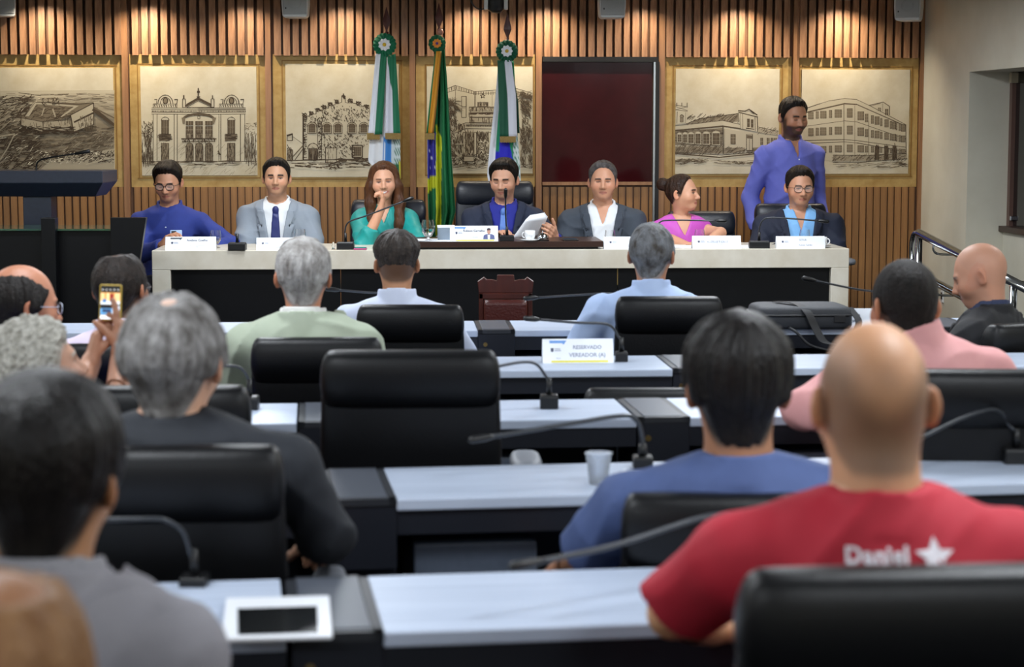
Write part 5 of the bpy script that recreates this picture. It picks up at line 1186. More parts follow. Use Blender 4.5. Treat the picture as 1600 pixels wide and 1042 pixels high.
    if jacket is not None:
        jm = jacket['m']; v0 = jacket.get('v0', .10); vw = jacket.get('vw', .085)
        def jackf(p):
            d = smin(torso(p, .010), armsdf(p, 1.86, .008), .03)-(.018)*s+fold(p, 1.2)
            d = smax(d, -(capl(p, nk0-ndv*.03, nk1, nr*1.22, nr*1.22)), .008)
            t = tl(p); w_ = vw*np.clip((t[:, 2]-v0)/(.46-v0), 0, 1.3); ed = np.abs(t[:, 0])-w_
            lap = ((ed < .050*np.clip((t[:, 2]-v0)/.12, 0, 1)-.0*(t[:, 2] > .36)) & (t[:, 1] > .03) & (t[:, 2] > v0) & ~((np.abs(t[:, 2]-.375-.3*(ed-.02)) < .008) & (ed > .022)))
            d = d-.0075*lap
            if jacket.get('front', True): d = np.maximum(d, -vcut(p, vw, v0, .46)); d = np.maximum(d, -np.maximum(np.abs(t[:, 0])-.004, np.maximum(-t[:, 1], t[:, 2]-v0-.02))*s)
            d = np.minimum(d, np.maximum(ring(p, q.get('neck', .057)+.021, -.03, .058, flare=.5, th=.008, dip=.05), -vcut(p, vw*.9, v0, .46)))
            return np.maximum(d, (-.10-t[:, 2])*s)
        V, Q = nets(jackf, lo0, hi0, vx); jo = put('jacket', npmesh('jacket', V, Q), jm, root, smooth=True)
        if jacket.get('front', True) and q['face']:
            for sd in (1, -1):
                def lapf(p, sd=sd):
                    t = tl(p); z = t[:, 2]; w_ = vw*np.clip((z-v0)/(.46-v0), 0, 1.3); ed = sd*t[:, 0]-w_
                    wide = np.interp(z, [v0, v0+.10, .36, .385, .39, .44, .49], [.004, .034, .056, .060, .036, .048, .03])
                    d = np.maximum(np.abs(jackf(p)-.001)-.0065, np.maximum(-.004-ed, ed-wide)*.9); return np.maximum(np.maximum(d, v0+.005-z), np.maximum(z-.475, -.02-t[:, 1]))
                V, Q = nets(lapf, tw((-.2, -.05, v0-.02))-.04, tw((.2, .25, .5))+.04, .008)
                if len(Q): put('lapel', npmesh('lapel', V, Q), jm, jo, smooth=True)
        if jacket.get('pin'):
            P_, n_ = front(*jacket['pin'], jackf); mb = MB(); mb.tube([P_-n_*.002, P_+n_*.005], .011, 12); mb.build('lapel_pin', M['brass'], jo)
    if tie is not None:
        def tief(p):
            t = tl(p); w_ = np.interp(t[:, 2], [-.05, .10, .40, .46], [.045, .042, .024, .018]); d = np.maximum(shirtf(p, .010)-.006, np.abs(t[:, 0])-w_); d = np.maximum(d, np.maximum(-t[:, 1], t[:, 2]-.462)); kn = ell(t, (0, front_y, .474), (.021, .016, .026))*s
            return np.minimum(d, kn)
        fp, _ = front(0, .46, shirtf); front_y = float(tl(fp[None].astype(f32))[0, 1])+.004
        V, Q = nets(tief, tw((-.07, .0, -.05))-.05, tw((.07, .25, .5))+.05, .006); put('tie', npmesh('tie', V, Q), tie, root, smooth=True)
    # ---- trousers and shoes
    V, Q = nets(lambda p: np.maximum(legf(p, .01), .09-p[:, 2]), np.array([-.28, -.22, .05]), np.array([.28, .62 if not stand else .25, hz+.16]), .025); put('trousers', npmesh('trousers', V, Q), cloth('t'+trousers.strip('#'), trousers), root, smooth=True)
    for i in range(2):
        k0 = ank[i]; mb = MB(); R = []
        for yy, hw, hh in ((-.08, .02, .03), (-.07, .034, .05), (-.02, .037, .075), (.04, .040, .065), (.10, .046, .05), (.15, .042, .038), (.175, .02, .02)):
            R.append([(k0[0]+hw*math.cos(t), k0[1]+yy, max(.004, .03+.03*math.sin(t)*(hh/.05))) for t in np.linspace(0, 2*math.pi, 15)[:-1]][::-1])
        mb.loft(R); mb.build('shoe', mat('shoe_leather', '#141214', .35), root, smooth=True)
    # ---- glasses
    if glasses:
        gm = mat('frames_'+glasses[0], glasses[0], .3); gr = MB(); hwx, hwz, e = glasses[1]
        def g2(v): return Rh@(np.array(v, float)*hs)+hc
        for sx in (-1, 1):
            P_ = [g2((sx*.033+x, .094-.10*abs(sx*.033+x)**1.3*2+.004, .0+z)) for x, z in [(hwx*math.copysign(abs(math.cos(t))**(2/e), math.cos(t)), hwz*math.copysign(abs(math.sin(t))**(2/e), math.sin(t))) for t in np.linspace(0, 2*math.pi, 25)]]
            gr.tube(P_, glasses[2], 6)
            gr.tube([g2((sx*(.033+hwx), .083, .006)), g2((sx*.079, .066, .006)), g2((sx*.085, .0, .004)), g2((sx*.083, -.02, -.004))], glasses[2]*.8, 6)
        gr.tube([g2((-.033+hwx, .096, .004)), g2((0, .103, .006)), g2((.033-hwx, .096, .004))], glasses[2]*.8, 6)
        go = gr.build('glasses', gm, root, smooth=True)
        for sx in (-1, 1):
            mb = MB(); mb.add([g2((sx*.033+x, .094-.10*abs(sx*.033+x)**1.3*2+.004, z)) for x, z in [(hwx*.97*math.copysign(abs(math.cos(t))**(2/e), math.cos(t)), hwz*.97*math.copysign(abs(math.sin(t))**(2/e), math.sin(t))) for t in np.linspace(0, 2*math.pi, 21)[:-1]]], [tuple(range(20))])
            mb.build('lens', mat('spectacle_lens', '#ffffff', .02, alpha=.12, spec=.6), go)
    return dict(root=root, tw=tw, tl=tl, shirtf=shirtf, front=front, hc=hc, Rh=Rh, A=A, hipl=hipl, fy=fy, inv=inv, Rb=Rb, loc=np.array(root_loc), hs=hs, shirt=sh_o, spine=spine, rx=rx)
def toworld(P_, v): return P_['Rb']@np.asarray(v, float)+P_['loc']
# ------------------------------------------------------------------ the people at the head table
PI = math.pi
hblack = hairmat('black', '#0d0b0b', '#1a1614', .38, 50, (1, 1, .5)); hdark = hairmat('dark_brown', '#110d0b', '#1c1511', .4, 50, (1, 1, .5)); hbrown = hairmat('brown', '#3a2115', '#5d3a22', .35, 22, (3, 3, .4), .25)
hgrey = hairmat('grey', '#8f8d8c', '#4b4744', .6, 28, (1, 1, .7), .16); hsilver = hairmat('silver', '#bcbab8', '#77726e', .6, 26, (1, 1, .7), .18); hwhite = hairmat('white', '#c9c6bd', '#98948a', .65, 60, (1, 1, 1), .16); hsalt = hairmat('salt', '#76787b', '#3a3735', .55, 30, (1, 1, .8), .18)
YH = 12.42
person('seated man with glasses in a dark blue shirt looking down at a pale blue phone', (262, 285), YH, PI-.05, hp=-.30, hs=.97, handres=.0042, H=dict(face=True, skin='#c99a7e', haircol='#1b1613', eye=.15, t_top=.026, t_side=.010, t_front=.012, line='short', beard=.12), hair=hdark, top=cloth('blue_shirt', '#2c3f94', '#22327c'), arms=dict(R=dict(w=(254, 384, 12.08), pole=(.7, -.4, -.6), n=(-.8, .3, .2), f=(.6, -.3, .75), curl=.5), L=dict(w=(330, 384, 12.08), pole=(-.8, -.1, -.4), n=(0, 0, -1), curl=.3)), floor=.1, glasses=('#15151a', (.026, .020, 2.6), .0022), lean=.10, sw=.18, bulk=1.08, s=1.0)
person('seated man in a light grey suit, white shirt and dark blue tie', (432, 278), YH, PI, hy=.05, hs=.95, H=dict(face=True, skin='#d3a88a', haircol='#0e0c0c', t_top=.020, t_side=.009, t_front=.010, line='short', beard=.22, brow=1.3), hair=hblack, top=cloth('white_shirt', '#dfe3e6', '#d2d6dc'), jacket=dict(m=cloth('grey_suit', '#8f98a3', '#838c98'), vw=.075, v0=.03), tie=cloth('navy_tie', '#1d2a6e', '#17225c', .5), arms=dict(R=dict(w=(412, 392, 12.1), pole=(.55, -.6, -.7)), L=dict(w=(462, 392, 12.1), pole=(-.55, -.6, -.7))), floor=.1, sw=.175, bulk=1.05)
person('smiling woman with long brown hair, teal blouse and thumb at her cheek', (600, 284), YH-.02, PI, hy=.03, hr=.03, s=.95, hs=.96, handres=.0042, H=dict(face=True, skin='#dcae92', haircol='#3c2416', jaw=.92, smile=1.35, teeth=True, lip='#a44a4e', brow=.7, neck=.047, t_top=.020, t_side=.016, line='short', taper=False, wave=.0012,
    locks=[((.055, .01, .07), (.088, .012, -.03), .028, .030), ((.088, .012, -.03), (.092, .02, -.14), .030, .032), ((.092, .02, -.14), (.090, .05, -.26), .032, .026), ((.09, .05, -.26), (.075, .075, -.36), .026, .012), ((-.055, .01, .07), (-.088, .012, -.03), .028, .030), ((-.088, .012, -.03), (-.095, .02, -.14), .030, .034), ((-.095, .02, -.14), (-.092, .06, -.28), .034, .034), ((-.092, .06, -.28), (-.075, .095, -.42), .034, .014), ((0, -.07, .0), (0, -.08, -.2), .075, .07)], ext=((-.15, -.18, -.45), (.15, .14, .16)), hvox=.0055), hair=hbrown, top=cloth('teal_blouse', '#149c97', '#0f8480', .5), open_neck=.035, sw=.145, bulk=.92,
    arms=dict(R=dict(w=(589, 340, 12.13), e=(569, 383, 12.14), n=(-.75, .0, .5), f=(.25, -.1, 1), world=True, curl=[.95, .95, .95, .9], thumb=(.95, .25, .0), s=1), L=dict(w=(603, 388, 12.12), e=(652, 380, 12.2), n=(0, 0, -1), curl=.4)), floor=.1, short=1.45)
P4 = person('man in a navy suit and light blue tie reading papers mid-table', (787, 281), YH, PI, hy=-.22, hp=-.18, hs=.97, handres=.0042, H=dict(face=True, skin='#d2a68c', haircol='#100d0d', eye=.15, t_top=.026, t_side=.011, t_front=.016, line='short', beard=.25, brow=1.2), hair=hblack, top=cloth('royal_shirt', '#1c2590', '#171f7c'), jacket=dict(m=cloth('navy_suit', '#1d2740', '#182136'), vw=.08, v0=.03, pin=(-.10, .33)), tie=cloth('sky_tie', '#5f86cf', '#4f76bf', .5), arms=dict(R=dict(w=(772, 374, 12.16), pole=(.55, -.6, -.7), n=(0, 0, -1), curl=.45), L=dict(w=(866, 372, 12.13), pole=(-.5, -.6, -.8), n=(.7, -.5, .2), curl=.5)), floor=.1, sw=.18, bulk=1.05)
person('seated man in a charcoal suit and open white shirt with short greying hair', (942, 284), YH, PI-.03, hs=.98, H=dict(face=True, skin='#cfa085', haircol='#2b2726', jaw=1.08, t_top=.020, t_side=.006, t_front=.010, line='high', eye=.6, beard=.08), hair=hairmat('iron', '#2f2c2c', '#5a5655', .45, 40), top=cloth('open_white', '#e0e4ea', '#d3d8df'), jacket=dict(m=cloth('charcoal_suit', '#3b434f', '#333b46'), vw=.085, v0=-.02), open_neck=.03, arms=dict(R=dict(w=(910, 390, 12.12), pole=(.55, -.6, -.7)), L=dict(w=(985, 392, 12.12), pole=(-.55, -.6, -.7))), floor=.1, sw=.19, bulk=1.12, belly=.02)
person('woman in a sleeveless magenta top with a hair bun, head turned aside', (1067, 302), YH-.04, PI+.12, hy=1.05, hp=.05, s=.92, hs=.95, handres=.0042, H=dict(face=True, skin='#d6a88c', haircol='#1b1211', jaw=.95, neck=.048, t_top=.010, t_side=.008, line='high', lip='#a0504e', lumps=[((0, -.135, .065), (.045, .042, .042))], ext=((-.13, -.20, -.14), (.13, .13, .16)), hvox=.0045), hair=hairmat('bun', '#17100e', '#3a2418', .4, 40), top=cloth('magenta_top', '#c653bd', '#b347ac', .6), collar=False, vneck=(.05, .385), sleeveless=True, bare=True, sw=.15, bulk=1.05, belly=.02, arms=dict(R=dict(w=(1078, 386, 12.12), e=(1036, 370, 12.30), n=(-.6, 0, -.4), curl=.5), L=dict(w=(1100, 385, 12.12), e=(1126, 364, 12.30), n=(.6, 0, -.4), curl=.5)), floor=.1)
person('heavy seated man with glasses in a navy jacket and light blue shirt', (1250, 292), YH, PI, hy=.1, hp=-.12, hs=.98, H=dict(face=True, skin='#cb9c80', haircol='#17120f', jaw=1.1, t_top=.020, t_side=.010, t_front=.008, line='short', eye=.4, beard=.10), hair=hdark, top=cloth('sky_shirt', '#7fb4e6', '#6da3d8'), jacket=dict(m=cloth('midnight_jacket', '#151d33', '#10172a'), vw=.09, v0=-.02), open_neck=.028, arms=dict(R=dict(w=(1215, 392, 12.1), pole=(.55, -.6, -.7)), L=dict(w=(1282, 392, 12.1), pole=(-.55, -.6, -.7))), floor=.1, sw=.20, bulk=1.2, belly=.03, glasses=('#4a3a30', (.026, .021, 2.4), .0018))
person('standing bearded man in a lavender blue shirt in front of the murals', (1240, 183), 12.95, PI+.35, hp=-.18, hy=.05, stand=True, H=dict(face=True, skin='#b88a6e', haircol='#14100e', t_top=.018, t_side=.009, t_front=.006, line='short', beard=.85, eye=.3, brow=1.2), hair=hdark, top=cloth('lavender_shirt', '#6a70c6', '#5d63b8'), arms=dict(R=dict(w=(.25, .06, .80), local=True, pole=(.3, -1, 0)), L=dict(w=(-.25, .06, .80), local=True, pole=(-.3, -1, 0))), floor=.1, sw=.172, bulk=1.05, belly=.01, open_neck=.022)
# phone of the first man, papers of the reader
c = at(275, 368, 12.06); r_ = empty('phone', c-np.array([0, 0, .03]), .2, 'pale blue phone held up by the man in the dark blue shirt', 'phone')
r_.rotation_euler = (-.5, 0, .15); mb = MB(); mb.box(-.036, .036, -.004, .004, -.03, .07); mb.build('case', mat('sky_case', '#a9c3e6', .3), r_, bev=.006)
mb = MB()
for x, z in ((-.018, .054), (-.004, .048), (-.018, .042)): mb.lathe([(.001, 0), (.006, 0), (.006, .001)], n=8)
mb = MB(); mb.box(-.028, .002, -.0055, -.004, .035, .062); mb.build('camera_block', M['micblack'], r_, bev=.002)
PP = [(802, 374), (842, 374), (856, 340), (851, 331), (822, 346)]
c = at(830, 374, 12.1); r_ = empty('document_sheaf', (c[0], c[1], c[2]), 0, 'sheaf of white printed sheets held up by the reading man', 'papers')
for k in range(4):
    P_ = [at(800+k*2, 373-k, 12.06+.01*k), at(843+k, 372, 12.10+.01*k), at(856-k*1.5, 338-k*2, 12.02+.012*k), at(822+k*2, 342-k*2, 12.0+.012*k)]
    n_ = 6; mb = MB(); V = []
    for i in range(n_+1):
        for j in range(n_+1):
            u, v = i/n_, j/n_; p_ = (P_[0]*(1-u)+P_[1]*u)*(1-v)+(P_[3]*(1-u)+P_[2]*u)*v; V.append(p_+np.array([0, -.02*math.sin(PI*u), 0]))
    mb.add(V, [(i*(n_+1)+j, (i+1)*(n_+1)+j, (i+1)*(n_+1)+j+1, i*(n_+1)+j+1) for i in range(n_) for j in range(n_)]); o = mb.build('sheet', M['white'], r_, True, smooth=True); md = o.modifiers.new('t', 'SOLIDIFY'); md.thickness = .0008

# ------------------------------------------------------------------ the audience, seen from behind
person('man with combed silver hair in a pale green jacket', (474, 432), 6.72, .03, nl=.152, H=dict(skin='#b87c5c', t_top=.020, t_side=.012, line='low', wave=.004, freq=.55, haircol='#777777'), hair=hsilver, top=cloth('pale_shirt', '#d6d6d2'), jacket=dict(m=cloth('sage_jacket', '#a9b3a0', '#9ca693'), front=True), sw=.185, bulk=1.05, lean=.0, arms=dict(R=dict(w=(.2, .36, .70), local=True, pole=(.5, -.6, -.8)), L=dict(w=(-.2, .36, .70), local=True, pole=(-.5, -.6, -.8))), headvox=.006, res=1.0)
person('man in a white shirt with a dark fade haircut', (620, 412), 8.12, .05, hs=.97, nl=.152, H=dict(skin='#b5825f', t_top=.030, t_side=.004, t_front=.0, line='high', wave=.004, freq=.6, haircol='#2a2320', shave=.75, lumps=[((0, -.03, .085), (.072, .085, .05))], bald=[((0, -.10, -.075), (.2, .09, .075))]), hair=hairmat('fade', '#2b2725', '#4a423d', .5, 40), top=cloth('crisp_white', '#d6def2', '#c7d0e8'), sw=.19, bulk=1.05, lean=.02, arms=dict(R=dict(w=(.24, .34, .62), local=True, pole=(.5, -.5, -.8)), L=dict(w=(-.24, .34, .62), local=True, pole=(-.5, -.5, -.8))), headvox=.006)
person('grey-haired man in a light blue shirt sitting before the head table', (1018, 398), 8.12, -.04, hy=-.15, nl=.152, H=dict(skin='#b07a5c', t_top=.016, t_side=.014, line='low', wave=.003, freq=.7, haircol='#77797c'), hair=hairmat('crown_grey', '#85898f', '#47423d', .6, 22, (1, 1, .8), .18), top=cloth('pale_blue_shirt', '#b9cdf0', '#a9bfe6'), sw=.20, bulk=1.1, lean=.02, arms=dict(R=dict(w=(.30, .34, .66), local=True, pole=(.5, -.5, -.8)), L=dict(w=(-.32, .32, .64), local=True, pole=(-.5, -.5, -.8))), headvox=.006)
person('grey-haired man with a thinning crown in a dark shirt, at the left', (272, 565), 4.02, 0, hs=1.10, hy=-.12, nl=.125, H=dict(skin='#cb9c80', t_top=.016, t_side=.022, line='low', wave=.0028, freq=.8, haircol='#8f8d8c', shave=.25, neck=.062, bk=.02, bald=[((.004, -.055, .145), (.034, .06, .036))], crown=(0, -.04, .12)), hair=hgrey, top=cloth('dark_shirt', '#20242c', '#1a1e25'), sw=.225, bulk=1.2, lean=.02, collar='crew', arms=dict(R=dict(w=(500, 850, 4.35), e=(508, 835, 4.05), pole=(.5, -.5, -.8)), L=dict(w=(-.3, .3, .62), local=True, pole=(-.5, -.5, -.8))), headvox=.005, res=.9)
person('black-haired man in a denim blue shirt leaning on the second row desk', (1152, 605), 3.98, -.02, hs=1.08, nl=.152, H=dict(skin='#9a6a4c', t_top=.030, t_side=.022, line='low', wave=.004, freq=.45, haircol='#0b0a0b', shave=.97, neck=.067), hair=hblack, top=cloth('denim_shirt', '#4a5c8c', '#3f507c'), collar='crew', sw=.205, bulk=1.12, lean=.06, short=.93, bare=True, trousers='#4a6288', arms=dict(L=dict(e=(912, 868, 4.05), w=(885, 890, 4.27), pole=(-.5, -.5, -.8)), R=dict(w=(.3, .3, .62), local=True, pole=(.5, -.5, -.8))), headvox=.005, res=.9)
PR = person('bald man in a red T-shirt with white lettering on the back, nearest on the right', (1362, 625), 3.0, .06, hs=1.02, nl=.152, H=dict(skin='#c18f6b', haircol='#3d352f', shave=.62, line='low', balds=[((0, .0, .115), (.068, .125, .095)), ((0, -.085, .06), (.035, .05, .06))], hair=False, neck=.066, jaw=1.08), hair=None, top=cloth('red_tee', '#b81d33', '#a8182c', .75), collar='crew', short=.74, bare=True, sw=.205, bulk=1.16, lean=.06, arms=dict(L=dict(e=(1052, 958, 3.12), w=(1120, 985, 3.38), pole=(-.5, -.5, -.8)), R=dict(e=(1560, 960, 3.05), w=(1540, 990, 3.30), pole=(.5, -.5, -.8))), headvox=.0045, res=.85, trousers='#23283a')
person('black-haired man in a grey jacket in the left foreground', (78, 745), 2.72, -.12, hs=1.05, hy=.0, nl=.152, H=dict(skin='#a3744f', t_top=.030, t_side=.020, line='low', wave=.003, freq=.4, haircol='#0b0a0a', shave=.97, neck=.064), hair=hblack, top=cloth('grey_inner', '#8b8a90'), jacket=dict(m=cloth('grey_jacket', '#8d8b91', '#7f7d84'), front=True), sw=.172, bulk=1.0, lean=.03, headvox=.005, res=.9, arms=dict(R=dict(e=(285, 1120, 2.70), w=(300, 1070, 3.0)), L=dict(w=(-.26, .34, .66), local=True, pole=(-.5, -.5, -.8))))
person('brown-haired person in the bottom left corner, only the top of the head in view', (5, 1085), 1.92, -.1, hs=1.05, nl=.152, H=dict(skin='#9a6a48', t_top=.012, t_side=.010, line='low', shave=.2, haircol='#6b4a30', wave=.002, bald=[((.02, -.02, .15), (.07, .09, .055))]), hair=hairmat('tan', '#6d4a2e', '#8e6a48', .6, 30), top=cloth('brown_top', '#3a3d46'), headvox=.006, lean=.0)
person('man with cropped dark hair in a pink shirt leaning to the left', (1412, 478), 5.62, .18, hy=.05, hp=-.1, hs=1.04, H=dict(skin='#b9805f', haircol='#1c1816', shave=.9, t_top=.010, t_side=.006, line='low', neck=.066, jaw=1.1, wave=.001), hair=hairmat('cropped', '#14110f', '#231d1a', .6, 50), top=cloth('pink_shirt', '#dfa3a3', '#d39494'), sw=.205, bulk=1.2, lean=.16, side=-.04, nl=.115, arms=dict(L=dict(e=(1255, 640, 5.45), w=(1290, 655, 5.72), pole=(-.5, -.5, -.8)), R=dict(w=(.3, .3, .62), local=True, pole=(.5, -.5, -.8))), headvox=.006, neck=(-.25, .3, 1))
person('bald man in a black jacket seen from the side, looking down', (1530, 430), 7.95, 1.0, hy=.25, hp=-.35, hs=1.06, nl=.152, H=dict(face=True, skin='#c5967d', haircol='#7a6a60', shave=.12, beard=.2, eye=.2, hair=False, neck=.062, jaw=1.1), hair=None, top=cloth('dark_blue_shirt', '#2a3350'), jacket=dict(m=cloth('black_jacket', '#15161b', '#101116')), sw=.19, bulk=1.12, lean=.12, arms=dict(R=dict(w=(.2, .36, .66), local=True, pole=(.5, -.6, -.8)), L=dict(w=(-.2, .36, .66), local=True, pole=(-.5, -.6, -.8))), headvox=.0055)
person('man with thinning dark hair in a pinkish white shirt, behind the raised phone', (190, 452), 6.75, -.1, hy=-.2, hs=1.0, nl=.152, H=dict(skin='#9d6a4d', t_top=.012, t_side=.012, line='low', haircol='#17130f', bald=[((-.01, -.02, .135), (.045, .055, .03))]), hair=hairmat('thinning', '#15110f', '#2b221d', .5, 50), top=cloth('blush_shirt', '#ddd0e2', '#d0c2d8'), sw=.175, bulk=1.0, lean=.05, headvox=.006, glasses=('#30343c', (.026, .018, 2.6), .002))
person('balding man with glasses in a bright blue shirt at the left edge, facing right', (38, 478), 6.2, -.75, hy=-.25, hp=-.1, hs=1.08, nl=.152, H=dict(face=True, skin='#b57f63', haircol='#14100d', t_top=.006, t_side=.016, line='low', shave=0, beard=.25, bald=[((.0, .035, .09), (.064, .13, .095))], wave=.003, freq=.6), hair=hairmat('horseshoe', '#120f0d', '#1f1916', .5, 50), top=cloth('bright_blue', '#2430b8', '#1c27a0'), sw=.18, bulk=1.1, lean=.05, headvox=.005, glasses=('#aab2c4', (.025, .016, 2.6), .0018))
P2 = person('man with white curly hair in an orange shirt holding up a phone to film', (62, 578), 5.2, -.35, hy=-.75, hp=.25, hs=1.08, nl=.152, H=dict(face=True, skin='#c49a82', haircol='#c9c6bd', t_top=.020, t_side=.020, line='low', wave=.006, curly=True, beard=.1), hair=hwhite, top=cloth('orange_shirt', '#d87a22', '#c96c18'), sw=.17, bulk=1.0, lean=.02, side=-.28, short=.7, bare=True, headvox=.005, handres=.004,
    arms=dict(L=dict(e=(104, 655, 5.30), w=(144, 562, 5.53), n=(.9, .35, 0), f=(.22, .12, 1), world=True, curl=[.7, .7, .7, .65], thumb=(.85, .2, .45), sc=.95), R=dict(e=(184, 650, 5.32), w=(189, 560, 5.50), n=(-.9, .1, .1), f=(-.02, .05, 1), world=True, curl=[.9, .9, .85, .08], thumb=(.75, .45, .5), sc=.95)))
# the raised phone with its live picture
c = at(172, 501, 5.52); k_ = 5.52/FPX; r_ = empty('phone', c, .05, 'phone in a yellow case held up showing the head table on its screen', 'phone'); w, h = 35*k_, 57*k_
r_.rotation_euler = (-.12, .03, .05)
mb = MB(); mb.box(-w/2, w/2, -.005, .005, 0, h); mb.build('case', mat('yellow_case', '#c9a93a', .35), r_, bev=.006)
mb = MB(); cl = lambda c_: lin(c_)
def sq(x0, x1, z0, z1, c_, o=0): mb.add([((x-.5)*w*.86, -.0056-o*.00012, .004+z*(h-.008)) for x, z in ((x0, z0), (x1, z0), (x1, z1), (x0, z1))], [(0, 1, 2, 3)], cl(c_))
for i, a_ in enumerate([(0, 1, 0, 1, '#0c0e12'), (0, 1, .80, .93, '#151312'), (0, 1, .45, .80, '#c98f4a'), (.0, .2, .5, .78, '#e6c48a'), (.3, .45, .5, .78, '#efd29a'), (.72, 1, .5, .78, '#e9c48c'), (.48, .66, .52, .76, '#8a1f1c'), (0, 1, .44, .54, '#dfe6ea'), (.1, .3, .5, .6, '#3c78b0'), (.5, .6, .5, .6, '#222b52'), (.0, 1, .36, .44, '#15161a'), (.0, .7, .14, .32, '#5f9fd0'), (.1, .55, .2, .3, '#2a3f66'), (.6, 1, .12, .40, '#d8e4f4'), (.75, 1, .1, .28, '#20408a'), (0, 1, .0, .12, '#eef2f6')]): sq(*a_, i)
for i in range(5): sq(.08+i*.2, .12+i*.2, .86, .9, '#ffffff', 20+i)
sm = bpy.data.materials.new('phone_screen'); sm.use_nodes = True; nt = sm.node_tree; bs = nt.nodes['Principled BSDF']; at_ = nt.nodes.new('ShaderNodeAttribute'); at_.attribute_name = 'Col'
nt.links.new(at_.outputs['Color'], bs.inputs['Base Color']); nt.links.new(at_.outputs['Color'], bs.inputs['Emission Color']); bs.inputs['Emission Strength'].default_value = .8
mb.build('screen', sm, r_)
# lettering on the red T-shirt: projected onto the back of the cloth
def on_back(Pp, V, F, x0, z0, nm, m):
    mb = MB(); W_ = []
    for v in V:
        q_, n_ = Pp['front'](x0+v[0], z0+v[1], Pp['shirtf'], -1); W_.append(q_-Pp['fy']*.004)
    mb.add(W_, F); return mb.build(nm, M[m], Pp['shirt'])
M['print_white'] = mat('shirt_print', '#efeaf2', .7)
bz = None
def back_px(px, py, Pp):     # torso-frame x, z of a pixel on the back
    for y in np.linspace(2.6, 3.4, 161):
        p_ = at(px, py, y); l = Pp['inv'](p_).astype(f32)[None]
        if Pp['shirtf'](l)[0] < 0: t = Pp['tl'](l)[0]; return float(t[0]), float(t[2])
    return 0, .2
x0, z0 = back_px(1371, 880, PR); V, F = text2d('Daniel', .034, .0013, space=1.06); print('daniel', x0, z0)
on_back(PR, V[:, :2]*np.array([1.0, 1.0]), F, x0, z0, 'lettering', 'print_white')
xs_, zs_ = back_px(1461, 870, PR); st = [(.029*(1 if i % 2 == 0 else .45)*math.cos(PI/2+i*PI/5)*1.08, .029*(1 if i % 2 == 0 else .45)*math.sin(PI/2+i*PI/5)) for i in range(10)]
on_back(PR, [(0, 0)]+st, [(0, i+1, (i+1) % 10+1) for i in range(10)], xs_, zs_, 'star_emblem', 'print_white')
# ------------------------------------------------------------------ flags on poles behind the head table
def lin_s(h): h = h.lstrip('#'); return tuple(int(h[i:i+2], 16)/255 for i in (0, 2, 4))
M['cloth_col'] = mat('flag_cloth', '#ffffff', .7, attr='Col'); M['spear'] = mat('spear_wood', '#4a1f1a', .35); M['gold'] = mat('gold_fringe', '#d8bb7c', .35, .3, noise=(400, '#8e6a2a', (1, 1, 1), .2), bump=(500, .8, (1, 1, 1)))
FY = 13.02
def drape(nm, lft, rgt, Y, colf, parent, nu=26, nv=34, nf=3.0, amp=.02, ph=0.0, shear=0.0, thick=.003):
    """cloth between two edges given as pixel polylines [(x, y), ...]; folded in depth"""
    ly, lx = [p[1] for p in lft], [p[0] for p in lft]; ry, rx = [p[1] for p in rgt], [p[0] for p in rgt]
    V, C = [], []
    for j in range(nv+1):
        v = j/nv; yl = ly[0]+(ly[-1]-ly[0])*v; yr = ry[0]+(ry[-1]-ry[0])*v; xl = np.interp(yl, ly, lx); xr = np.interp(yr, ry, rx)
        for i in range(nu+1):
            u = i/nu; x = xl+(xr-xl)*u; y = yl+(yr-yl)*u
            d = amp*(.35+.65*v)*math.sin(2*math.pi*nf*u+ph+shear*v)+.3*amp*math.sin(2*math.pi*nf*2.3*u+2*ph+4*v)
            V.append(at(x, y, Y+d)); C.append(lin(colf(u, v, x, y)))
    F = [(j*(nu+1)+i, j*(nu+1)+i+1, (j+1)*(nu+1)+i+1, (j+1)*(nu+1)+i) for j in range(nv) for i in range(nu)]
    me = npmesh(nm, V, F, C); o = put(nm, me, M['cloth_col'], parent, True, smooth=True); md = o.modifiers.new('t', 'SOLIDIFY'); md.thickness = thick
    return o
def pole(parent, px, ytop, ybase, Y, bulb=None):
    a = at(px, ybase, Y+.035); t = at(px, ytop, Y+.035); mb = MB(); mb.tube([(a[0], a[1], .12), a], .014, 10); mb.build('pole', M['spear'], parent, True, smooth=True)
    L = t[2]-a[2]; mb = MB(); w = .026
    R = [[(a[0]+sx*w_, a[1]+sy*w_*.35, a[2]+z*L) for sx, sy in ((1, 0), (0, 1), (-1, 0), (0, -1))] for z, w_ in ((0, .008), (.08, .006), (.38, w), (.5, w*.9), (1, .001))]
    mb.loft(R); mb.build('spear_head', M['spear'], parent, True)
    if bulb: mb = MB(); c = at(*bulb, Y); mb.lathe([(.001, -.024), (.017, -.017), (.024, 0), (.017, .017), (.001, .024)], c, 14); mb.build('ball', mat('ball_wood', '#b98070', .3), parent, True, smooth=True)
    mb = MB(); mb.lathe([(.15, .0), (.15, .02), (.05, .04), (.025, .10), (.001, .1)], (a[0], a[1], .1), 20); mb.build('stand', M['spear'], parent, True, smooth=True)
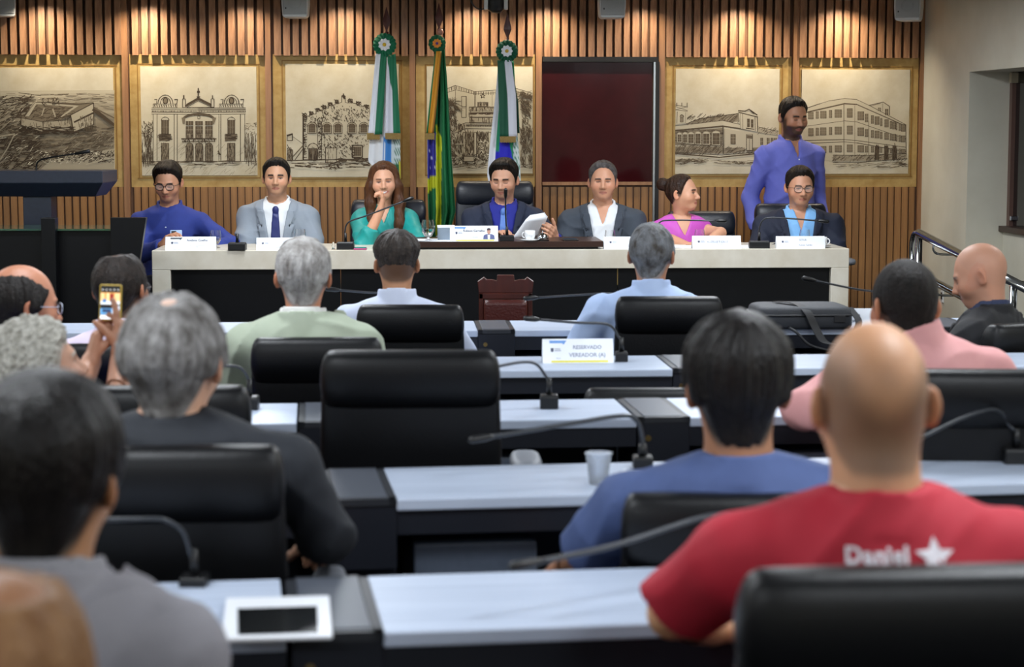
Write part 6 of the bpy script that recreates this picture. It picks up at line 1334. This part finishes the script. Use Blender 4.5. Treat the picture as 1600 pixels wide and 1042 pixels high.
def rosette(parent, px, py, rpx, Y, outer, petals, centre, n=18):
    c = at(px, py, Y-.05); R = rpx*Y/FPX; mb = MB()
    def disc(r0, r1, y0, col_, k, wob):
        V = []; F = []; nn = k*6
        for i in range(nn):
            a = 2*math.pi*i/nn; w_ = wob*math.sin(a*k)
            V += [(c[0]+r0*math.cos(a), c[1]+y0, c[2]+r0*math.sin(a)), (c[0]+(r1+w_*.6)*math.cos(a), c[1]+y0-.004+w_*1.4, c[2]+(r1+w_*.6)*math.sin(a))]
        for i in range(nn): j = (i+1) % nn; F.append((2*i, 2*i+1, 2*j+1, 2*j))
        m = MB(); m.add(V, F); return m, col_
    m, c_ = disc(R*.15, R, 0, outer, n, R*.10); o = m.build('ruffle', mat('ruffle_'+outer.strip('#'), outer, .7), parent, True, smooth=True); md = o.modifiers.new('t', 'SOLIDIFY'); md.thickness = .004
    for i in range(9):
        a = 2*math.pi*i/9; d = np.array([math.cos(a), 0, math.sin(a)]); e = np.array([-math.sin(a), 0, math.cos(a)]); p0 = c+np.array([0, -.018, 0])
        m = MB(); m.add([p0+d*R*.1-e*R*.05, p0+d*R*.1+e*R*.05, p0+d*R*.45+e*R*.15-np.array([0, .006, 0]), p0+d*R*.58, p0+d*R*.45-e*R*.15-np.array([0, .006, 0])], [(0, 1, 2, 3, 4)])
        o = m.build('petal', mat('petal_'+petals.strip('#'), petals, .6), parent, True); md = o.modifiers.new('t', 'SOLIDIFY'); md.thickness = .003
    m = MB(); m.lathe([(.001, -.5), (.7, -.3), (1, 0), (.7, .3), (.001, .5)], n=12); V = [np.array([v[0]*R*.17, v[2]*R*.17, v[1]*R*.17])+c+np.array([0, -.026, 0]) for v in m.v]
    m2 = MB(); m2.add(V, m.f); m2.build('flower_centre', mat('daisy_'+centre.strip('#'), centre, .6), parent, True, smooth=True)
def fringe(parent, x0, x1, y0, y1, Y):
    mb = MB(); a, b = at(x0, y1, Y-.05), at(x1, y1, Y-.05); z1 = at(x0, y0, Y-.05)[2]; n = max(5, int((x1-x0)/1.2))
    for i in range(n): x = a[0]+(b[0]-a[0])*(i+.5)/n; w_ = (b[0]-a[0])/n*.5; mb.hexa([(x-w_, a[1]-.004, a[2]+.003*math.sin(i*2.1)), (x+w_, a[1]-.004, a[2]+.003*math.sin(i*2.1)), (x+w_, a[1]+.010, a[2]), (x-w_, a[1]+.010, a[2]), (x-w_, a[1]-.006, z1), (x+w_, a[1]-.006, z1), (x+w_, a[1]+.012, z1), (x-w_, a[1]+.012, z1)])
    o = mb.build('gold_fringe', M['gold'], parent, True); o['kind'] = 'stuff'
GRN, WHT = '#0f6a48', '#dfe2ea'
# left: state flag
r_ = empty('flag', (*at(604, 300, FY)[:2], .1), 0, 'drooping white and green flag with a blue crest behind the woman in teal', 'flag', 'flags on spear-topped poles')
pole(r_, 604, 11, 50, FY); rosette(r_, 601, 70, 17.5, FY, '#12704c', '#e6e8ec', '#d9b32c')
def c1(u, v, x, y):
    if u < .45: return (.86, .87, .89)
    if y < 216: return (.84, .85, .88)
    if u < .72: return (.20, .47, .75) if not (y > 222 and abs(u-.5) < .03) else (.85, .87, .9)
    if y > 254+(.9-u)*30: return (.10, .36, .22) if u < .95 else (.72, .70, .20)
    k = math.sin(u*90)*math.sin(y*.55); return (.78, .82, .82) if k < .25 else (.16, .40, .30)
drape('cloth', [(590, 90), (580, 180), (575, 252), (584, 262), (590, 300)], [(618, 90), (625, 200), (626, 262), (626, 300)], FY, c1, r_, 30, 50, 1.6, .012, .6)
drape('ribbon', [(587, 84), (581, 150), (575, 210)], [(604, 84), (600, 150), (597, 210)], FY-.05, lambda u, v, x, y: lin_s(WHT) if u < .46 else lin_s(GRN), r_, 22, 20, 1.2, .008, 0)
drape('ribbon', [(605, 88), (603, 150), (602, 210)], [(618, 84), (622, 150), (626, 210)], FY-.045, lambda u, v, x, y: lin_s('#cfd0dc') if u < (.02+.5*min(1, v*2.2)) else lin_s(GRN), r_, 22, 20, 1.1, .008, 1)
fringe(r_, 573.5, 593.5, 208, 218, FY); fringe(r_, 602, 626, 208, 217.5, FY-.005)
# middle: national flag
r_ = empty('flag', (*at(688, 340, FY-.05)[:2], .1), 0, 'drooping green, yellow and blue starred national flag in the middle of the three', 'flag', 'flags on spear-topped poles')
pole(r_, 686, 5, 46, FY, (687.5, 50)); rosette(r_, 683, 68, 13, FY, '#14603f', '#d8862a', '#5a3a8a', 12)
stars = [(672, 218), (674, 226), (671, 236), (675, 247), (672, 262), (676, 264), (679, 262), (673, 272), (677, 276)]
def c2(u, v, x, y):
    if x < 681 and 205 < y < 278-(x-668)*.3:
        return (.86, .87, .95) if any((x-a)**2+(y-b)**2 < 1.1 for a, b in stars) else (.17, .16, .55)
    if (681 <= x < 690-max(0, (215-y))*.4 and y > 196) or (x < 690 and 270 < y < 284+(690-x)*.8): return (.72, .74, .10)
    if y < 205 and x < 680: return (.50, .46, .16) if u > .35 else (.10, .38, .22)
    return (.04, .40, .22) if math.sin(u*14) < .6 else (.03, .33, .18)
drape('cloth', [(680, 82), (673, 150), (668, 205), (668, 300), (670, 352), (668, 420)], [(694, 76), (701, 160), (706, 250), (712, 330), (706, 352), (704, 420)], FY-.03, c2, r_, 44, 90, 2.6, .03, .4)
drape('ribbon', [(680, 80), (672, 150), (666, 209)], [(690, 80), (684, 150), (677, 209)], FY-.09, lambda u, v, x, y: lin_s('#1c6b3c') if u < .22 else (lin_s('#c98a1e') if u < .8 else lin_s('#8a5a14')), r_, 18, 20, 1.0, .008, 0)
fringe(r_, 664.5, 679, 208, 218, FY-.045)
# right: city flag
r_ = empty('flag', (*at(793, 300, FY)[:2], .1), 0, 'drooping white, green and deep blue flag behind the man reading papers', 'flag', 'flags on spear-topped poles')
pole(r_, 793, 20, 62, FY); rosette(r_, 792, 80, 16.5, FY, '#125c40', '#dfe3ea', '#d0ac3c')
def c3(u, v, x, y):
    if u < .22: return (.86, .87, .90)
    if u < .34 and y < 235: return (.10, .55, .38)
    if y > 222-12*math.sin(math.pi*u) and .22 < u < .86-max(0, (262-y)*.005): return (.12, .11, .72)
    if u > .80: return (.80, .84, .84) if math.sin(y*1.1)*math.sin(u*60) < .3 and y > 210 else (.10, .48, .32)
    return (.08, .50, .33)
drape('cloth', [(779, 95), (774, 150), (766, 220), (761, 273), (766, 300)], [(803, 95), (808, 200), (813, 262), (814, 300)], FY, c3, r_, 34, 50, 1.6, .011, .2)
drape('ribbon', [(777, 94), (779, 150), (781, 214)], [(799, 94), (806, 150), (808, 214)], FY-.05, lambda u, v, x, y: lin_s('#0e4f38') if u < .52 else lin_s('#cfd2dd'), r_, 22, 20, 1.1, .008, .5)
drape('ribbon', [(801, 120), (804, 160), (806, 208)], [(803, 120), (810, 160), (812, 208)], FY-.02, lambda u, v, x, y: lin_s('#0c4230'), r_, 8, 12, .6, .006, .5)
fringe(r_, 781, 806, 213, 222.5, FY-.005)
